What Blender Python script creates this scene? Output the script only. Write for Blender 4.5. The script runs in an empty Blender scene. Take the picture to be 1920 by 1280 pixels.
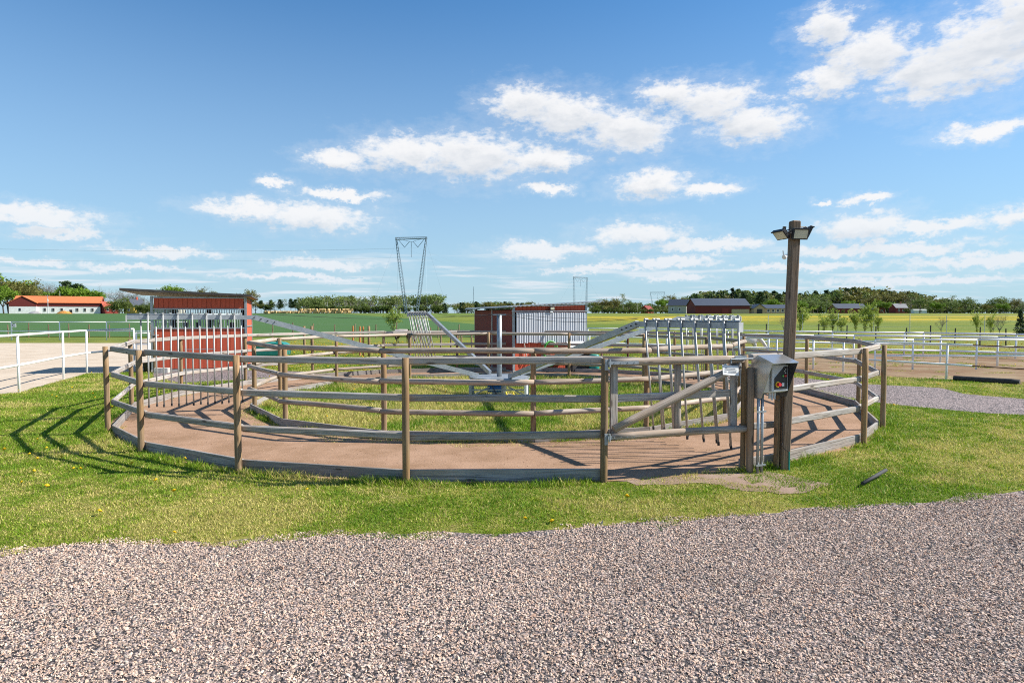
import bpy, bmesh, math, random
import numpy as np
from mathutils import Vector, Matrix, Quaternion

# ------------------------------------------------------------------ camera, world, sun, exposure
sc = bpy.context.scene
COL = sc.collection
F, H, HOR = 1206.0, 1.8, 595.0            # focal length in photo pixels, eye height, eye-level row
PITCH = math.atan((640 - HOR) / F)
cam_d = bpy.data.cameras.new('camera'); cam_d.sensor_width = 36; cam_d.sensor_fit = 'HORIZONTAL'
cam_d.lens = F / 1920 * 36; cam_d.clip_start = 0.05; cam_d.clip_end = 20000
cam = bpy.data.objects.new('camera', cam_d); COL.objects.link(cam)
cam.location = (0, 0, H); cam.rotation_euler = (math.pi / 2 - PITCH, 0, 0)
sc.camera = cam

SUN_AZ, SUN_EL = math.radians(3), math.radians(41)     # azimuth measured from +X towards +Y
sun_d = bpy.data.lights.new('sun', 'SUN'); sun_d.energy = 4.8; sun_d.angle = math.radians(0.5)
sun_d.color = (1.0, 0.95, 0.87)
sun = bpy.data.objects.new('sun', sun_d); COL.objects.link(sun)
to_sun = Vector((math.cos(SUN_AZ) * math.cos(SUN_EL), math.sin(SUN_AZ) * math.cos(SUN_EL), math.sin(SUN_EL)))
sun.rotation_euler = to_sun.to_track_quat('Z', 'Y').to_euler()
sc.view_settings.view_transform = 'Standard'; sc.view_settings.look = 'None'
sc.view_settings.gamma = 1; sc.view_settings.exposure = 0.80
sc.cycles.use_denoising = False
sc.cycles.max_bounces = 6; sc.cycles.filter_width = 1.05


class NT:
    """small helper for node trees"""
    def __init__(s, tree):
        s.t = tree; s.n = tree.nodes; s.l = tree.links

    def new(s, typ, **kw):
        nd = s.n.new(typ)
        for k, v in kw.items():
            setattr(nd, k, v)
        return nd

    def put(s, sock, v):
        if isinstance(v, bpy.types.NodeSocket):
            s.l.new(v, sock)
        elif v is not None:
            sock.default_value = v

    def math(s, op, a, b=None, c=None, clamp=False):
        nd = s.new('ShaderNodeMath', operation=op); nd.use_clamp = clamp
        s.put(nd.inputs[0], a); s.put(nd.inputs[1], b)
        if c is not None: s.put(nd.inputs[2], c)
        return nd.outputs[0]

    def vmath(s, op, a, b=None, c=None, out=0):
        nd = s.new('ShaderNodeVectorMath', operation=op)
        s.put(nd.inputs[0], a); s.put(nd.inputs[1], b)
        if c is not None: s.put(nd.inputs[2], c)
        return nd.outputs[out]

    def mix(s, f, a, b, mode='MIX'):
        nd = s.new('ShaderNodeMix', data_type='RGBA', blend_type=mode)
        s.put(nd.inputs[0], f)
        for sock, v in ((nd.inputs[6], a), (nd.inputs[7], b)):
            if isinstance(v, (tuple, list)) and len(v) == 3: v = (*v, 1)
            s.put(sock, v)
        return nd.outputs[2]

    def noise(s, vec, scale, detail=4, rough=0.55, col=False, dist=0.0):
        nd = s.new('ShaderNodeTexNoise'); s.put(nd.inputs['Vector'], vec)
        nd.inputs['Scale'].default_value = scale; nd.inputs['Detail'].default_value = detail
        nd.inputs['Roughness'].default_value = rough; nd.inputs['Distortion'].default_value = dist
        return nd.outputs['Color' if col else 'Fac']

    def voro(s, vec, scale, out='Color', feature='F1'):
        nd = s.new('ShaderNodeTexVoronoi', feature=feature); s.put(nd.inputs['Vector'], vec)
        nd.inputs['Scale'].default_value = scale
        return nd.outputs[out]

    def mr(s, v, a, b, c=0.0, d=1.0, smooth=True):
        nd = s.new('ShaderNodeMapRange'); nd.interpolation_type = 'SMOOTHSTEP' if smooth else 'LINEAR'
        s.put(nd.inputs[0], v)
        for i, x in zip((1, 2, 3, 4), (a, b, c, d)): s.put(nd.inputs[i], x)
        return nd.outputs[0]

    def ramp(s, v, stops):
        nd = s.new('ShaderNodeValToRGB'); s.put(nd.inputs[0], v)
        el = nd.color_ramp.elements
        while len(el) < len(stops): el.new(0.5)
        for e, (p, c) in zip(el, stops): e.position = p; e.color = (*c, 1)
        return nd.outputs[0]

    def coord(s, which='Object'):
        return s.new('ShaderNodeTexCoord').outputs[which]

    def mapping(s, vec, scale=(1, 1, 1), loc=(0, 0, 0)):
        nd = s.new('ShaderNodeMapping'); s.put(nd.inputs[0], vec)
        nd.inputs['Scale'].default_value = scale; nd.inputs['Location'].default_value = loc
        return nd.outputs[0]

    def bump(s, h, strength, dist=0.02):
        nd = s.new('ShaderNodeBump'); s.put(nd.inputs['Height'], h)
        nd.inputs['Strength'].default_value = strength; nd.inputs['Distance'].default_value = dist
        return nd.outputs[0]


def build_world():
    w = bpy.data.worlds.new('World'); sc.world = w; w.use_nodes = True
    T = NT(w.node_tree); T.n.clear()
    out = T.new('ShaderNodeOutputWorld'); bg = T.new('ShaderNodeBackground')
    bg.inputs['Strength'].default_value = 0.10
    sky = T.new('ShaderNodeTexSky', sky_type='NISHITA'); sky.sun_disc = False
    sky.sun_elevation = SUN_EL; sky.sun_rotation = math.pi / 2 - SUN_AZ
    sky.altitude = 100; sky.air_density = 1.0; sky.dust_density = 0.1; sky.ozone_density = 2.0
    d = T.coord('Generated')
    sep = T.new('ShaderNodeSeparateXYZ'); T.put(sep.inputs[0], d)
    x, y, z = sep.outputs
    hl = T.math('SQRT', T.math('ADD', T.math('MULTIPLY', x, x), T.math('MULTIPLY', y, y)))
    az = T.math('ARCTAN2', x, y)
    el = T.math('DIVIDE', z, T.math('MAXIMUM', hl, 0.05))
    cmb = T.new('ShaderNodeCombineXYZ'); T.put(cmb.inputs[0], az); T.put(cmb.inputs[1], el)
    P0 = cmb.outputs[0]
    wn = T.noise(T.mapping(P0, (1, 1.6, 1)), 20, 7, 0.62, col=True)
    wv = T.vmath('MULTIPLY', T.vmath('SUBTRACT', wn, (0.5, 0.5, 0.5)), (0.075, 0.036, 0))
    wn2 = T.noise(T.mapping(P0, (1, 1.3, 1), (3, 1, 0)), 70, 8, 0.66, col=True)
    wv2 = T.vmath('MULTIPLY', T.vmath('SUBTRACT', wn2, (0.5, 0.5, 0.5)), (0.034, 0.024, 0))
    P = T.vmath('ADD', T.vmath('ADD', P0, wv), wv2)
    # cumulus: (centre x, centre y, half width, half height) as directions
    blobs = [(985, 200, 78, 36), (1070, 225, 95, 40), (1175, 250, 92, 40),
             (1255, 180, 62, 26), (1330, 196, 82, 36), (1405, 236, 92, 34),
             (765, 290, 98, 34), (890, 298, 128, 44), (1020, 302, 80, 25), (635, 302, 55, 22),
             (1220, 348, 72, 26), (1325, 356, 60, 13), (1032, 356, 52, 11),
             (470, 393, 92, 17), (590, 408, 115, 24), (640, 368, 90, 9),
             (1545, 62, 52, 38), (1622, 108, 78, 40), (1545, 157, 62, 27), (1740, 140, 105, 48),
             (1840, 95, 120, 62), (1925, 40, 90, 60),
             (1850, 245, 88, 15), (1190, 440, 96, 22), (1320, 462, 120, 12), (1020, 470, 100, 15),
             (1615, 425, 82, 24), (1740, 425, 95, 13), (1905, 405, 62, 17), (1620, 376, 38, 9),
             (70, 405, 110, 15), (120, 436, 80, 11), (310, 472, 118, 9), (610, 494, 115, 11),
             (1640, 466, 190, 11), (1820, 490, 160, 11), (515, 343, 30, 9), (1250, 490, 110, 10),
             (1545, 380, 18, 6), (1260, 516, 80, 8), (1120, 505, 120, 7), (240, 503, 100, 6),
             (1500, 500, 130, 8), (60, 492, 90, 7), (1720, 525, 180, 8), (560, 520, 150, 6)]
    best = up_best = None
    PU = T.vmath('ADD', P, (0.004, 0.021, 0))
    for (bx, by, hw, hh) in blobs:
        a = math.atan((bx - 960) / F); e = (HOR - by) / F * math.cos(a)
        sx, sy = F / (hw * 1.22) / math.cos(a), F / (hh * 1.26)
        q = T.vmath('LENGTH', T.vmath('MULTIPLY_ADD', P, (sx, sy, 0), (-a * sx, -e * sy, 0)), out=1)
        best = q if best is None else T.math('MINIMUM', best, q)
        if hh >= 15:
            qu = T.vmath('LENGTH', T.vmath('MULTIPLY_ADD', PU, (sx, sy, 0), (-a * sx, -e * sy, 0)), out=1)
            up_best = qu if up_best is None else T.math('MINIMUM', up_best, qu)
    fb = T.noise(T.mapping(P0, (1, 1.8, 1), (7, 2, 0)), 38, 9, 0.64)
    core = T.math('SUBTRACT', 1.0, best)
    dens = T.math('ADD', core, T.math('MULTIPLY', T.math('SUBTRACT', fb, 0.5), 1.5))
    alpha = T.math('MAXIMUM', T.mr(dens, -0.06, 0.66), T.math('MULTIPLY', T.mr(dens, -0.55, 0.25), 0.16))
    # low banks of stratocumulus all round the horizon, and a few elsewhere
    zz = T.math('ADD', T.math('MAXIMUM', z, 0.0), 0.035)
    pl = T.new('ShaderNodeCombineXYZ')
    T.put(pl.inputs[0], T.math('DIVIDE', x, zz)); T.put(pl.inputs[1], T.math('DIVIDE', y, zz))
    low = T.noise(T.mapping(pl.outputs[0], (0.55, 0.8, 1), (2.2, 5.1, 0)), 1.0, 7, 0.55)
    lm = T.math('MULTIPLY', T.mr(low, 0.50, 0.66), T.mr(el, 0.012, 0.03))
    lm = T.math('MULTIPLY', lm, T.mr(el, 0.12, 0.075))
    lm = T.math('MULTIPLY', lm, 0.8)
    hi = T.math('MULTIPLY', T.mr(T.noise(T.mapping(pl.outputs[0], (1, 1, 1), (9, 4, 0)), 0.8, 7, 0.55), 0.56, 0.70),
                T.mr(y, 0.25, -0.1))
    alpha2 = T.math('MAXIMUM', T.math('MAXIMUM', T.math('MULTIPLY', alpha, 0.97), lm), T.math('MULTIPLY', hi, 0.9))
    # bases slightly grey: density seen a little higher up
    shade = T.mr(T.noise(T.mapping(P0, (1, 2.2, 1), (1, 9, 0)), 26, 4, 0.5), 0.3, 0.72)
    base = T.mr(T.math('ADD', T.math('SUBTRACT', 1.0, up_best), T.math('MULTIPLY', T.math('SUBTRACT', fb, 0.5), 0.7)), 0.05, 0.75)
    ccol = T.mix(T.math('MULTIPLY', base, T.math('ADD', 0.35, T.math('MULTIPLY', shade, 0.6))), (5.5, 5.5, 5.55), (3.9, 4.15, 4.5))
    ccol = T.mix(T.mr(el, 0.2, 0.02), ccol, (4.5, 4.9, 5.3))
    skyc = T.mix(1.0, sky.outputs[0], (0.44, 0.76, 0.95), 'MULTIPLY')
    skyc = T.mix(T.math('MULTIPLY', T.math('POWER', T.mr(el, 0.50, -0.02, 0, 1, False), 1.35), 0.95), skyc, (2.75, 3.65, 4.35))
    fin = T.mix(alpha2, skyc, ccol)
    T.put(bg.inputs['Color'], fin); T.l.new(bg.outputs[0], out.inputs[0])
    w.cycles.sampling_method = 'MANUAL'; w.cycles.sample_map_resolution = 512


build_world()

# ------------------------------------------------------------------ helpers
rng = np.random.default_rng(11); random.seed(5)


def gp(x, y, z=0.0):
    """photo pixel -> point on the horizontal plane z"""
    u, v = (x - 960) / F, (y - 640) / F
    d = (u, math.cos(PITCH) - v * math.sin(PITCH), -math.sin(PITCH) - v * math.cos(PITCH))
    t = (z - H) / d[2]
    return Vector((d[0] * t, d[1] * t, z))


def zt(D):
    """height of the land: flat yard, then fields that rise gently"""
    return max(0.0, 0.0066 * D + 1.8 - 2.1 * math.exp(-(D - 45) / 115)) if D > 45 else 0.0


def far(x, D):
    return Vector(((x - 960) / F * D, D, zt(D)))


def lerp(a, b, t): return a + (b - a) * t


def thing(name, label, cat, loc=(0, 0, 0), rz=0.0, group=None):
    o = bpy.data.objects.new(name, None); COL.objects.link(o); o.empty_display_size = 0.1
    o.location = loc; o.rotation_euler = (0, 0, rz); o['label'] = label; o['category'] = cat
    if group: o['group'] = group
    return o


def tag(o, label=None, cat=None, group=None, kind=None):
    for k, v in (('label', label), ('category', cat), ('group', group), ('kind', kind)):
        if v: o[k] = v
    return o


def link(name, me, mat, parent=None, loc=None, quat=None):
    o = bpy.data.objects.new(name, me); COL.objects.link(o)
    if mat and not me.materials: me.materials.append(mat)
    if parent: o.parent = parent
    if loc is not None: o.location = loc
    if quat is not None: o.rotation_mode = 'QUATERNION'; o.rotation_quaternion = quat
    return o


def np_mesh(name, V, Fc, cols=None, smooth=False):
    """mesh from numpy arrays; all faces have the same corner count"""
    V = np.asarray(V, np.float32); Fc = np.asarray(Fc, np.int32)
    me = bpy.data.meshes.new(name); k = Fc.shape[1]
    me.vertices.add(len(V)); me.vertices.foreach_set('co', V.ravel())
    me.loops.add(Fc.size); me.loops.foreach_set('vertex_index', Fc.ravel())
    me.polygons.add(len(Fc)); me.polygons.foreach_set('loop_start', np.arange(0, Fc.size, k, dtype=np.int32))
    me.polygons.foreach_set('use_smooth', np.full(len(Fc), smooth))
    if cols is not None:
        at = me.color_attributes.new('col', 'FLOAT_COLOR', 'POINT')
        c4 = np.ones((len(V), 4), np.float32); c4[:, :3] = cols
        at.data.foreach_set('color', c4.ravel())
    me.update(calc_edges=True); me.validate()
    return me


class MB:
    def __init__(s): s.v = []; s.f = []

    def add(s, vs, fs):
        b = len(s.v); s.v += [tuple(p) for p in vs]; s.f += [tuple(b + i for i in f) for f in fs]
        return s

    def box(s, c, size, rot=None):
        hx, hy, hz = (k / 2 for k in size); c = Vector(c)
        vs = [Vector((sx * hx, sy * hy, sz * hz)) for sx in (-1, 1) for sy in (-1, 1) for sz in (-1, 1)]
        if rot is not None: vs = [rot @ p for p in vs]
        return s.add([p + c for p in vs], [(0, 1, 3, 2), (4, 6, 7, 5), (0, 4, 5, 1), (2, 3, 7, 6), (0, 2, 6, 4), (1, 5, 7, 3)])

    def beam(s, p0, p1, w, h, up=(0, 0, 1)):
        p0, p1 = Vector(p0), Vector(p1); d = p1 - p0
        x = d.normalized(); y = Vector(up).cross(x).normalized(); z = x.cross(y)
        return s.box((p0 + p1) / 2, (d.length, w, h), Matrix((x, y, z)).transposed())

    def tube(s, p0, p1, r0, r1=None, n=8, cap=True):
        r1 = r0 if r1 is None else r1
        p0, p1 = Vector(p0), Vector(p1); x = (p1 - p0).normalized()
        a = Vector((0, 0, 1)) if abs(x.z) < 0.9 else Vector((1, 0, 0))
        y = a.cross(x).normalized(); z = x.cross(y)
        vs = []
        for p, r in ((p0, r0), (p1, r1)):
            for i in range(n):
                t = 2 * math.pi * i / n; vs.append(p + (y * math.cos(t) + z * math.sin(t)) * r)
        fs = [(i, (i + 1) % n, n + (i + 1) % n, n + i) for i in range(n)]
        if cap: fs += [tuple(range(n - 1, -1, -1)), tuple(range(n, 2 * n))]
        return s.add(vs, fs)

    def path(s, pts, r, n=6):
        for a, b in zip(pts[:-1], pts[1:]): s.tube(a, b, r, r, n)
        return s

    def prism(s, poly, z0, z1, axis=None):
        """poly: 2D outline, extruded; axis maps (a,b,h)->xyz"""
        ax = axis or (lambda a, b, h: (a, b, h)); n = len(poly)
        vs = [ax(a, b, z0) for a, b in poly] + [ax(a, b, z1) for a, b in poly]
        fs = [tuple(range(n - 1, -1, -1)), tuple(range(n, 2 * n))] + [(i, (i + 1) % n, n + (i + 1) % n, n + i) for i in range(n)]
        return s.add(vs, fs)

    def build(s, name, mat, parent=None, smooth=False, bevel=0):
        me = bpy.data.meshes.new(name); me.from_pydata(s.v, [], s.f); me.update()
        bm = bmesh.new(); bm.from_mesh(me); bmesh.ops.recalc_face_normals(bm, faces=bm.faces)
        if bevel: bmesh.ops.bevel(bm, geom=list(bm.edges), offset=bevel, segments=1, affect='EDGES')
        bm.to_mesh(me); bm.free()
        if smooth:
            for p in me.polygons: p.use_smooth = len(p.vertices) == 4
        return link(name, me, mat, parent)


def log(name, p0, p1, r, mat, parent, sides=10, segs=6, squash=1.0, flat=0.0, wob=0.05, taper=0.0, bow=0.004):
    """a round or squared log as one mesh along its own X axis, slightly bowed and uneven"""
    p0, p1 = Vector(p0), Vector(p1); L = (p1 - p0).length
    vs, fs = [], []
    ph = random.random() * 6; pr = [1 + random.uniform(-wob, wob) for _ in range(sides)]
    by, bz = random.uniform(-bow, bow) * L, random.uniform(-bow, bow) * L
    for k in range(segs + 1):
        t = k / segs; rr = r * (1 - taper * t) * (1 + 0.5 * wob * math.sin(ph + 5 * t))
        if k in (0, segs): rr *= 0.93
        for i in range(sides):
            a = 2 * math.pi * (i + 0.5) / sides; c, s_ = math.cos(a), math.sin(a)
            if flat > 0:   # squarer outline
                m = max(abs(c), abs(s_)); k2 = lerp(1, min(1 / m, 1.16), flat); c, s_ = c * k2, s_ * k2
            q = rr * lerp(pr[i], 1, 0.3) * (1 + random.uniform(-wob, wob) * 0.25)
            vs.append((t * L, c * q * squash + by * math.sin(math.pi * t), s_ * q + bz * math.sin(math.pi * t)))
    for k in range(segs):
        for i in range(sides):
            j = (i + 1) % sides; fs.append((k * sides + i, k * sides + j, (k + 1) * sides + j, (k + 1) * sides + i))
    fs += [tuple(range(sides - 1, -1, -1)), tuple(segs * sides + i for i in range(sides))]
    me = bpy.data.meshes.new(name); me.from_pydata(vs, [], fs); me.update()
    for p in me.polygons: p.use_smooth = len(p.vertices) == 4
    d = (p1 - p0).normalized(); q = d.to_track_quat('X', 'Z')
    return link(name, me, mat, parent, p0, q)


def plank(name, p0, p1, w, h, mat, parent, up=(0, 0, 1), bev=0.12):
    p0, p1 = Vector(p0), Vector(p1); d = p1 - p0
    m = MB().box((d.length / 2, 0, 0), (d.length, w, h))
    o = m.build(name, mat, parent, bevel=min(w, h) * bev)
    o.location = p0; x = d.normalized(); y = Vector(up).cross(x).normalized(); z = x.cross(y)
    o.rotation_mode = 'QUATERNION'; o.rotation_quaternion = Matrix((x, y, z)).transposed().to_quaternion()
    return o


def inpoly(X, Y, poly):
    r = np.zeros(X.shape, bool); n = len(poly)
    for i in range(n):
        x0, y0 = poly[i][:2]; x1, y1 = poly[(i + 1) % n][:2]
        if y0 == y1: continue
        c = ((y0 > Y) != (y1 > Y)) & (X < (x1 - x0) * (Y - y0) / (y1 - y0) + x0); r ^= c
    return r


_lat = rng.random((64, 64))


def vnoise(X, Y, s):
    X, Y = X * s, Y * s; i, j = np.floor(X).astype(int), np.floor(Y).astype(int)
    u, v = X - i, Y - j; u = u * u * (3 - 2 * u); v = v * v * (3 - 2 * v)
    L = lambda a, b: _lat[a % 64, b % 64]
    return (L(i, j) * (1 - u) + L(i + 1, j) * u) * (1 - v) + (L(i, j + 1) * (1 - u) + L(i + 1, j + 1) * u) * v


def fbm(X, Y, s): return (vnoise(X, Y, s) + 0.5 * vnoise(X + 9, Y, 2.1 * s) + 0.25 * vnoise(X, Y + 5, 4.3 * s)) / 1.75


# ------------------------------------------------------------------ materials
def material(name, fn):
    m = bpy.data.materials.new(name); m.use_nodes = True; T = NT(m.node_tree)
    b = T.n['Principled BSDF']; fn(T, b); return m


def plain(name, col, rough=0.6, metal=0.0, var=0.12, scale=6.0, bump=0.0, spec=0.5):
    def fn(T, b):
        n = T.noise(T.coord(), scale, 5)
        c = T.mix(T.mr(n, 0.3, 0.7), tuple(k * (1 - var) for k in col), tuple(min(1, k * (1 + var)) for k in col))
        T.put(b.inputs['Base Color'], c); b.inputs['Roughness'].default_value = rough
        b.inputs['Metallic'].default_value = metal; b.inputs['Specular IOR Level'].default_value = spec
        if bump: T.put(b.inputs['Normal'], T.bump(n, bump))
    return material(name, fn)


def wood(name, light, dark, brown=None, bamt=0.0):
    """weathered wood, grain along the piece's own X axis"""
    def fn(T, b):
        oi = T.new('ShaderNodeObjectInfo')
        off = T.vmath('SCALE', (13.1, 7.7, 5.3)); off.node.inputs['Scale'].default_value = 1
        T.l.new(oi.outputs['Random'], off.node.inputs['Scale'])
        p = T.vmath('ADD', T.coord(), off)
        g = T.noise(T.mapping(p, (1.6, 40, 40)), 1.5, 6, 0.65, dist=0.4)
        big = T.noise(T.mapping(p, (1.2, 6, 6)), 1.6, 4)
        c = T.mix(T.mr(g, 0.28, 0.74), dark, light)
        if brown: c = T.mix(T.math('MULTIPLY', T.mr(big, 0.4, 0.66), bamt), c, brown)
        rv = T.mr(oi.outputs['Random'], 0, 1, 0.82, 1.16, smooth=False)
        c = T.mix(1.0, c, T.vmath('SCALE', (1, 1, 1)), 'MULTIPLY')
        sc_ = c.node.inputs[7].links[0].from_node; T.l.new(rv, sc_.inputs['Scale'])
        # drying cracks and knots
        cr = T.noise(T.mapping(p, (0.5, 30, 30), (4, 2, 1)), 1.0, 3, 0.5)
        crk = T.mr(T.math('ABSOLUTE', T.math('SUBTRACT', cr, 0.5)), 0.0, 0.018, 1, 0)
        kn = T.voro(T.mapping(p, (2.2, 9, 9)), 1.0, 'Distance')
        knm = T.mr(kn, 0.07, 0.16, 1, 0)
        c = T.mix(T.math('MULTIPLY', crk, 0.65), c, tuple(k * 0.3 for k in dark))
        c = T.mix(T.math('MULTIPLY', knm, 0.75), c, (0.05, 0.035, 0.025))
        T.put(b.inputs['Base Color'], c); b.inputs['Roughness'].default_value = 0.85
        b.inputs['Specular IOR Level'].default_value = 0.2
        T.put(b.inputs['Normal'], T.bump(T.math('SUBTRACT', g, crk), 0.5, 0.006))
    return material(name, fn)


M = {}
M['rail'] = wood('weathered_rail_wood', (0.50, 0.465, 0.425), (0.28, 0.255, 0.23), (0.34, 0.26, 0.195), 0.5)
M['kick'] = wood('shade_darkened_board_wood', (0.40, 0.37, 0.345), (0.21, 0.195, 0.18), (0.26, 0.20, 0.15), 0.5)  # weathered boards, colour darkened to stand in for shade on the near faces
M['log'] = wood('round_log_wood', (0.52, 0.45, 0.38), (0.31, 0.255, 0.205), (0.38, 0.27, 0.185), 0.6)
M['post'] = wood('brown_post_wood', (0.37, 0.26, 0.155), (0.19, 0.125, 0.07), (0.31, 0.185, 0.085), 0.8)
M['pole'] = wood('pole_wood', (0.33, 0.245, 0.175), (0.16, 0.115, 0.08), (0.28, 0.17, 0.095), 0.7)


def galv(T, b):
    n = T.voro(T.coord(), 28); nz = T.noise(T.coord(), 5, 4)
    bw = T.new('ShaderNodeRGBToBW'); T.put(bw.inputs[0], n)
    c = T.mix(bw.outputs[0], (0.28, 0.31, 0.33), (0.40, 0.43, 0.45))
    c = T.mix(T.mr(nz, 0.55, 0.75), c, (0.30, 0.32, 0.33))
    T.put(b.inputs['Base Color'], c); b.inputs['Metallic'].default_value = 0.55
    T.put(b.inputs['Roughness'], T.mr(nz, 0.3, 0.7, 0.38, 0.6))


M['galv'] = material('galvanised_steel', galv)
M['pipe'] = plain('pale_pipe', (0.40, 0.40, 0.38), 0.5, 0.3)
M['white'] = plain('white_paint', (0.84, 0.84, 0.83), 0.45, 0, 0.05)
M['steel'] = plain('stainless_sheet', (0.50, 0.50, 0.49), 0.32, 0.85, 0.15, 4)
M['black'] = plain('black_plastic', (0.018, 0.018, 0.02), 0.5)
M['rubber'] = plain('dark_rubber', (0.03, 0.03, 0.032), 0.8)
M['concrete'] = plain('concrete', (0.42, 0.40, 0.37), 0.9, 0, 0.25, 9, 0.3)
M['rust'] = plain('rusty_brown', (0.14, 0.055, 0.03), 0.8, 0.2, 0.3)
M['teal'] = plain('teal_plastic', (0.015, 0.23, 0.20), 0.4)
M['hose'] = plain('green_hose', (0.10, 0.45, 0.08), 0.4)
M['blue'] = plain('blue_motor_paint', (0.02, 0.12, 0.34), 0.4)
M['yellowp'] = plain('yellow_plastic', (0.75, 0.55, 0.03), 0.5)
M['redp'] = plain('red_plastic', (0.6, 0.02, 0.03), 0.4)
M['lamp_glass'] = plain('lamp_glass', (0.55, 0.52, 0.38), 0.15)
M['paper'] = plain('laminated_paper', (0.75, 0.75, 0.72), 0.35)
M['ink'] = plain('grey_ink', (0.28, 0.28, 0.28), 0.6)
M['greyp'] = plain('grey_panel', (0.55, 0.56, 0.55), 0.5)
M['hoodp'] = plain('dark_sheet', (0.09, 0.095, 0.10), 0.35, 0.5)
M['rope'] = plain('pale_rope', (0.6, 0.57, 0.5), 0.9)
M['roofing'] = plain('dark_roofing', (0.06, 0.055, 0.05), 0.85, 0, 0.25)
M['plywood'] = plain('roof_underside', (0.30, 0.24, 0.17), 0.8, 0, 0.2)
M['darkwood'] = plain('dark_old_wood', (0.045, 0.042, 0.042), 0.9, 0, 0.3, 12, 0.3)
M['orange'] = plain('orange_stake', (0.50, 0.20, 0.06), 0.7)


def redboard(name, col):
    def fn(T, b):
        oi = T.new('ShaderNodeObjectInfo')
        n = T.noise(T.mapping(T.coord(), (30, 30, 1.5)), 1.5, 5)
        c = T.mix(n, tuple(k * 0.78 for k in col), tuple(k * 1.15 for k in col))
        c = T.mix(T.mr(oi.outputs['Random'], 0, 1, 0, 0.3, smooth=False), c, tuple(k * 0.6 for k in col))
        T.put(b.inputs['Base Color'], c); b.inputs['Roughness'].default_value = 0.75
        T.put(b.inputs['Normal'], T.bump(n, 0.25, 0.004))
    return material(name, fn)


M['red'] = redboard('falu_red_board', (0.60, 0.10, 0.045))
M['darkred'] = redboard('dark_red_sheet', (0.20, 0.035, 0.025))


def curtain(T, b):
    b.inputs['Base Color'].default_value = (0.50, 0.52, 0.56, 1); b.inputs['Roughness'].default_value = 0.35


M['curtain'] = material('clear_strip_plastic', curtain)


def attr_mat(name, rough=0.8, transl=0.0, tint=(1, 1, 1), spec=0.3):
    def fn(T, b):
        a = T.new('ShaderNodeAttribute'); a.attribute_name = 'col'
        c = T.mix(1.0, a.outputs['Color'], tint, 'MULTIPLY')
        T.put(b.inputs['Base Color'], c); b.inputs['Roughness'].default_value = rough
        b.inputs['Specular IOR Level'].default_value = spec
        if transl:
            tr = T.new('ShaderNodeBsdfTranslucent'); T.put(tr.inputs['Color'], c)
            mx = T.new('ShaderNodeMixShader'); mx.inputs[0].default_value = transl
            T.l.new(b.outputs[0], mx.inputs[1]); T.l.new(tr.outputs[0], mx.inputs[2])
            T.l.new(mx.outputs[0], T.n['Material Output'].inputs[0])
    return material(name, fn)


M['stones'] = attr_mat('crushed_stone', 0.85)
M['blades'] = attr_mat('grass_blades', 0.6, 0.35)
M['leaf'] = attr_mat('leaves', 0.6, 0.3)
M['bark'] = attr_mat('bark', 0.9)


def ground_fn(T, b):
    p = T.coord(); sep = T.new('ShaderNodeSeparateXYZ'); T.put(sep.inputs[0], p); X, Y, Z = sep.outputs
    n1 = T.noise(p, 0.55, 5); n2 = T.noise(p, 9, 6, 0.7); n3 = T.noise(T.mapping(p, (0.4, 1, 1)), 70, 3, 0.7)
    c = T.mix(T.mr(n1, 0.35, 0.65), (0.17, 0.215, 0.028), (0.33, 0.31, 0.07))
    c = T.mix(T.mr(n2, 0.5, 0.72), c, (0.36, 0.29, 0.13))
    c = T.mix(T.mr(n3, 0.35, 0.7), T.mix(1, c, (0.55, 0.55, 0.5), 'MULTIPLY'), c)
    # open meadows beyond the yard: bright spring grass with bands of yellow flowers
    fm = T.mr(Y, 40, 56)
    mn = T.noise(T.mapping(p, (0.02, 0.07, 1)), 1.0, 6, 0.6)
    mc = T.mix(T.mr(mn, 0.35, 0.65), (0.095, 0.15, 0.026), (0.15, 0.19, 0.04))
    mb = T.noise(T.mapping(p, (0.012, 0.05, 1), (3, 8, 0)), 1.0, 5, 0.65)
    fl = T.math('MULTIPLY', T.mr(mb, 0.40, 0.58), T.mr(X, -30, 40))
    band = T.math('MULTIPLY', T.mr(Y, 98, 116), T.mr(Y, 215, 170))
    fl = T.math('MULTIPLY', fl, T.math('ADD', 0.30, T.math('MULTIPLY', band, 0.75)))
    spk = T.noise(p, 1.3, 4, 0.7)
    fl = T.math('MULTIPLY', fl, T.mr(spk, 0.35, 0.6))
    fl = T.math('MAXIMUM', fl, T.math('MULTIPLY', T.math('MULTIPLY', band, T.mr(X, 25, 70)), T.math('MULTIPLY', T.mr(mb, 0.34, 0.60, 0.10, 0.95), T.mr(spk, 0.30, 0.62, 0.35, 1.0))))
    mc = T.mix(fl, mc, (0.50, 0.35, 0.015))
    c = T.mix(fm, c, mc)
    T.put(b.inputs['Base Color'], c); b.inputs['Roughness'].default_value = 0.95
    b.inputs['Specular IOR Level'].default_value = 0.1
    T.put(b.inputs['Normal'], T.bump(n3, 0.6, 0.03))


M['ground'] = material('lawn_and_meadow', ground_fn)


def crop_fn(T, b):
    p = T.coord()
    n = T.noise(T.mapping(p, (0.03, 0.12, 1)), 1.0, 5); m = T.noise(p, 2.0, 4, 0.7)
    c = T.mix(n, (0.050, 0.110, 0.030), (0.068, 0.140, 0.040))
    c = T.mix(T.mr(m, 0.4, 0.7), c, (0.06, 0.125, 0.035))
    T.put(b.inputs['Base Color'], c); b.inputs['Roughness'].default_value = 0.9
    b.inputs['Specular IOR Level'].default_value = 0.15


M['crop'] = material('young_cereal', crop_fn)


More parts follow.
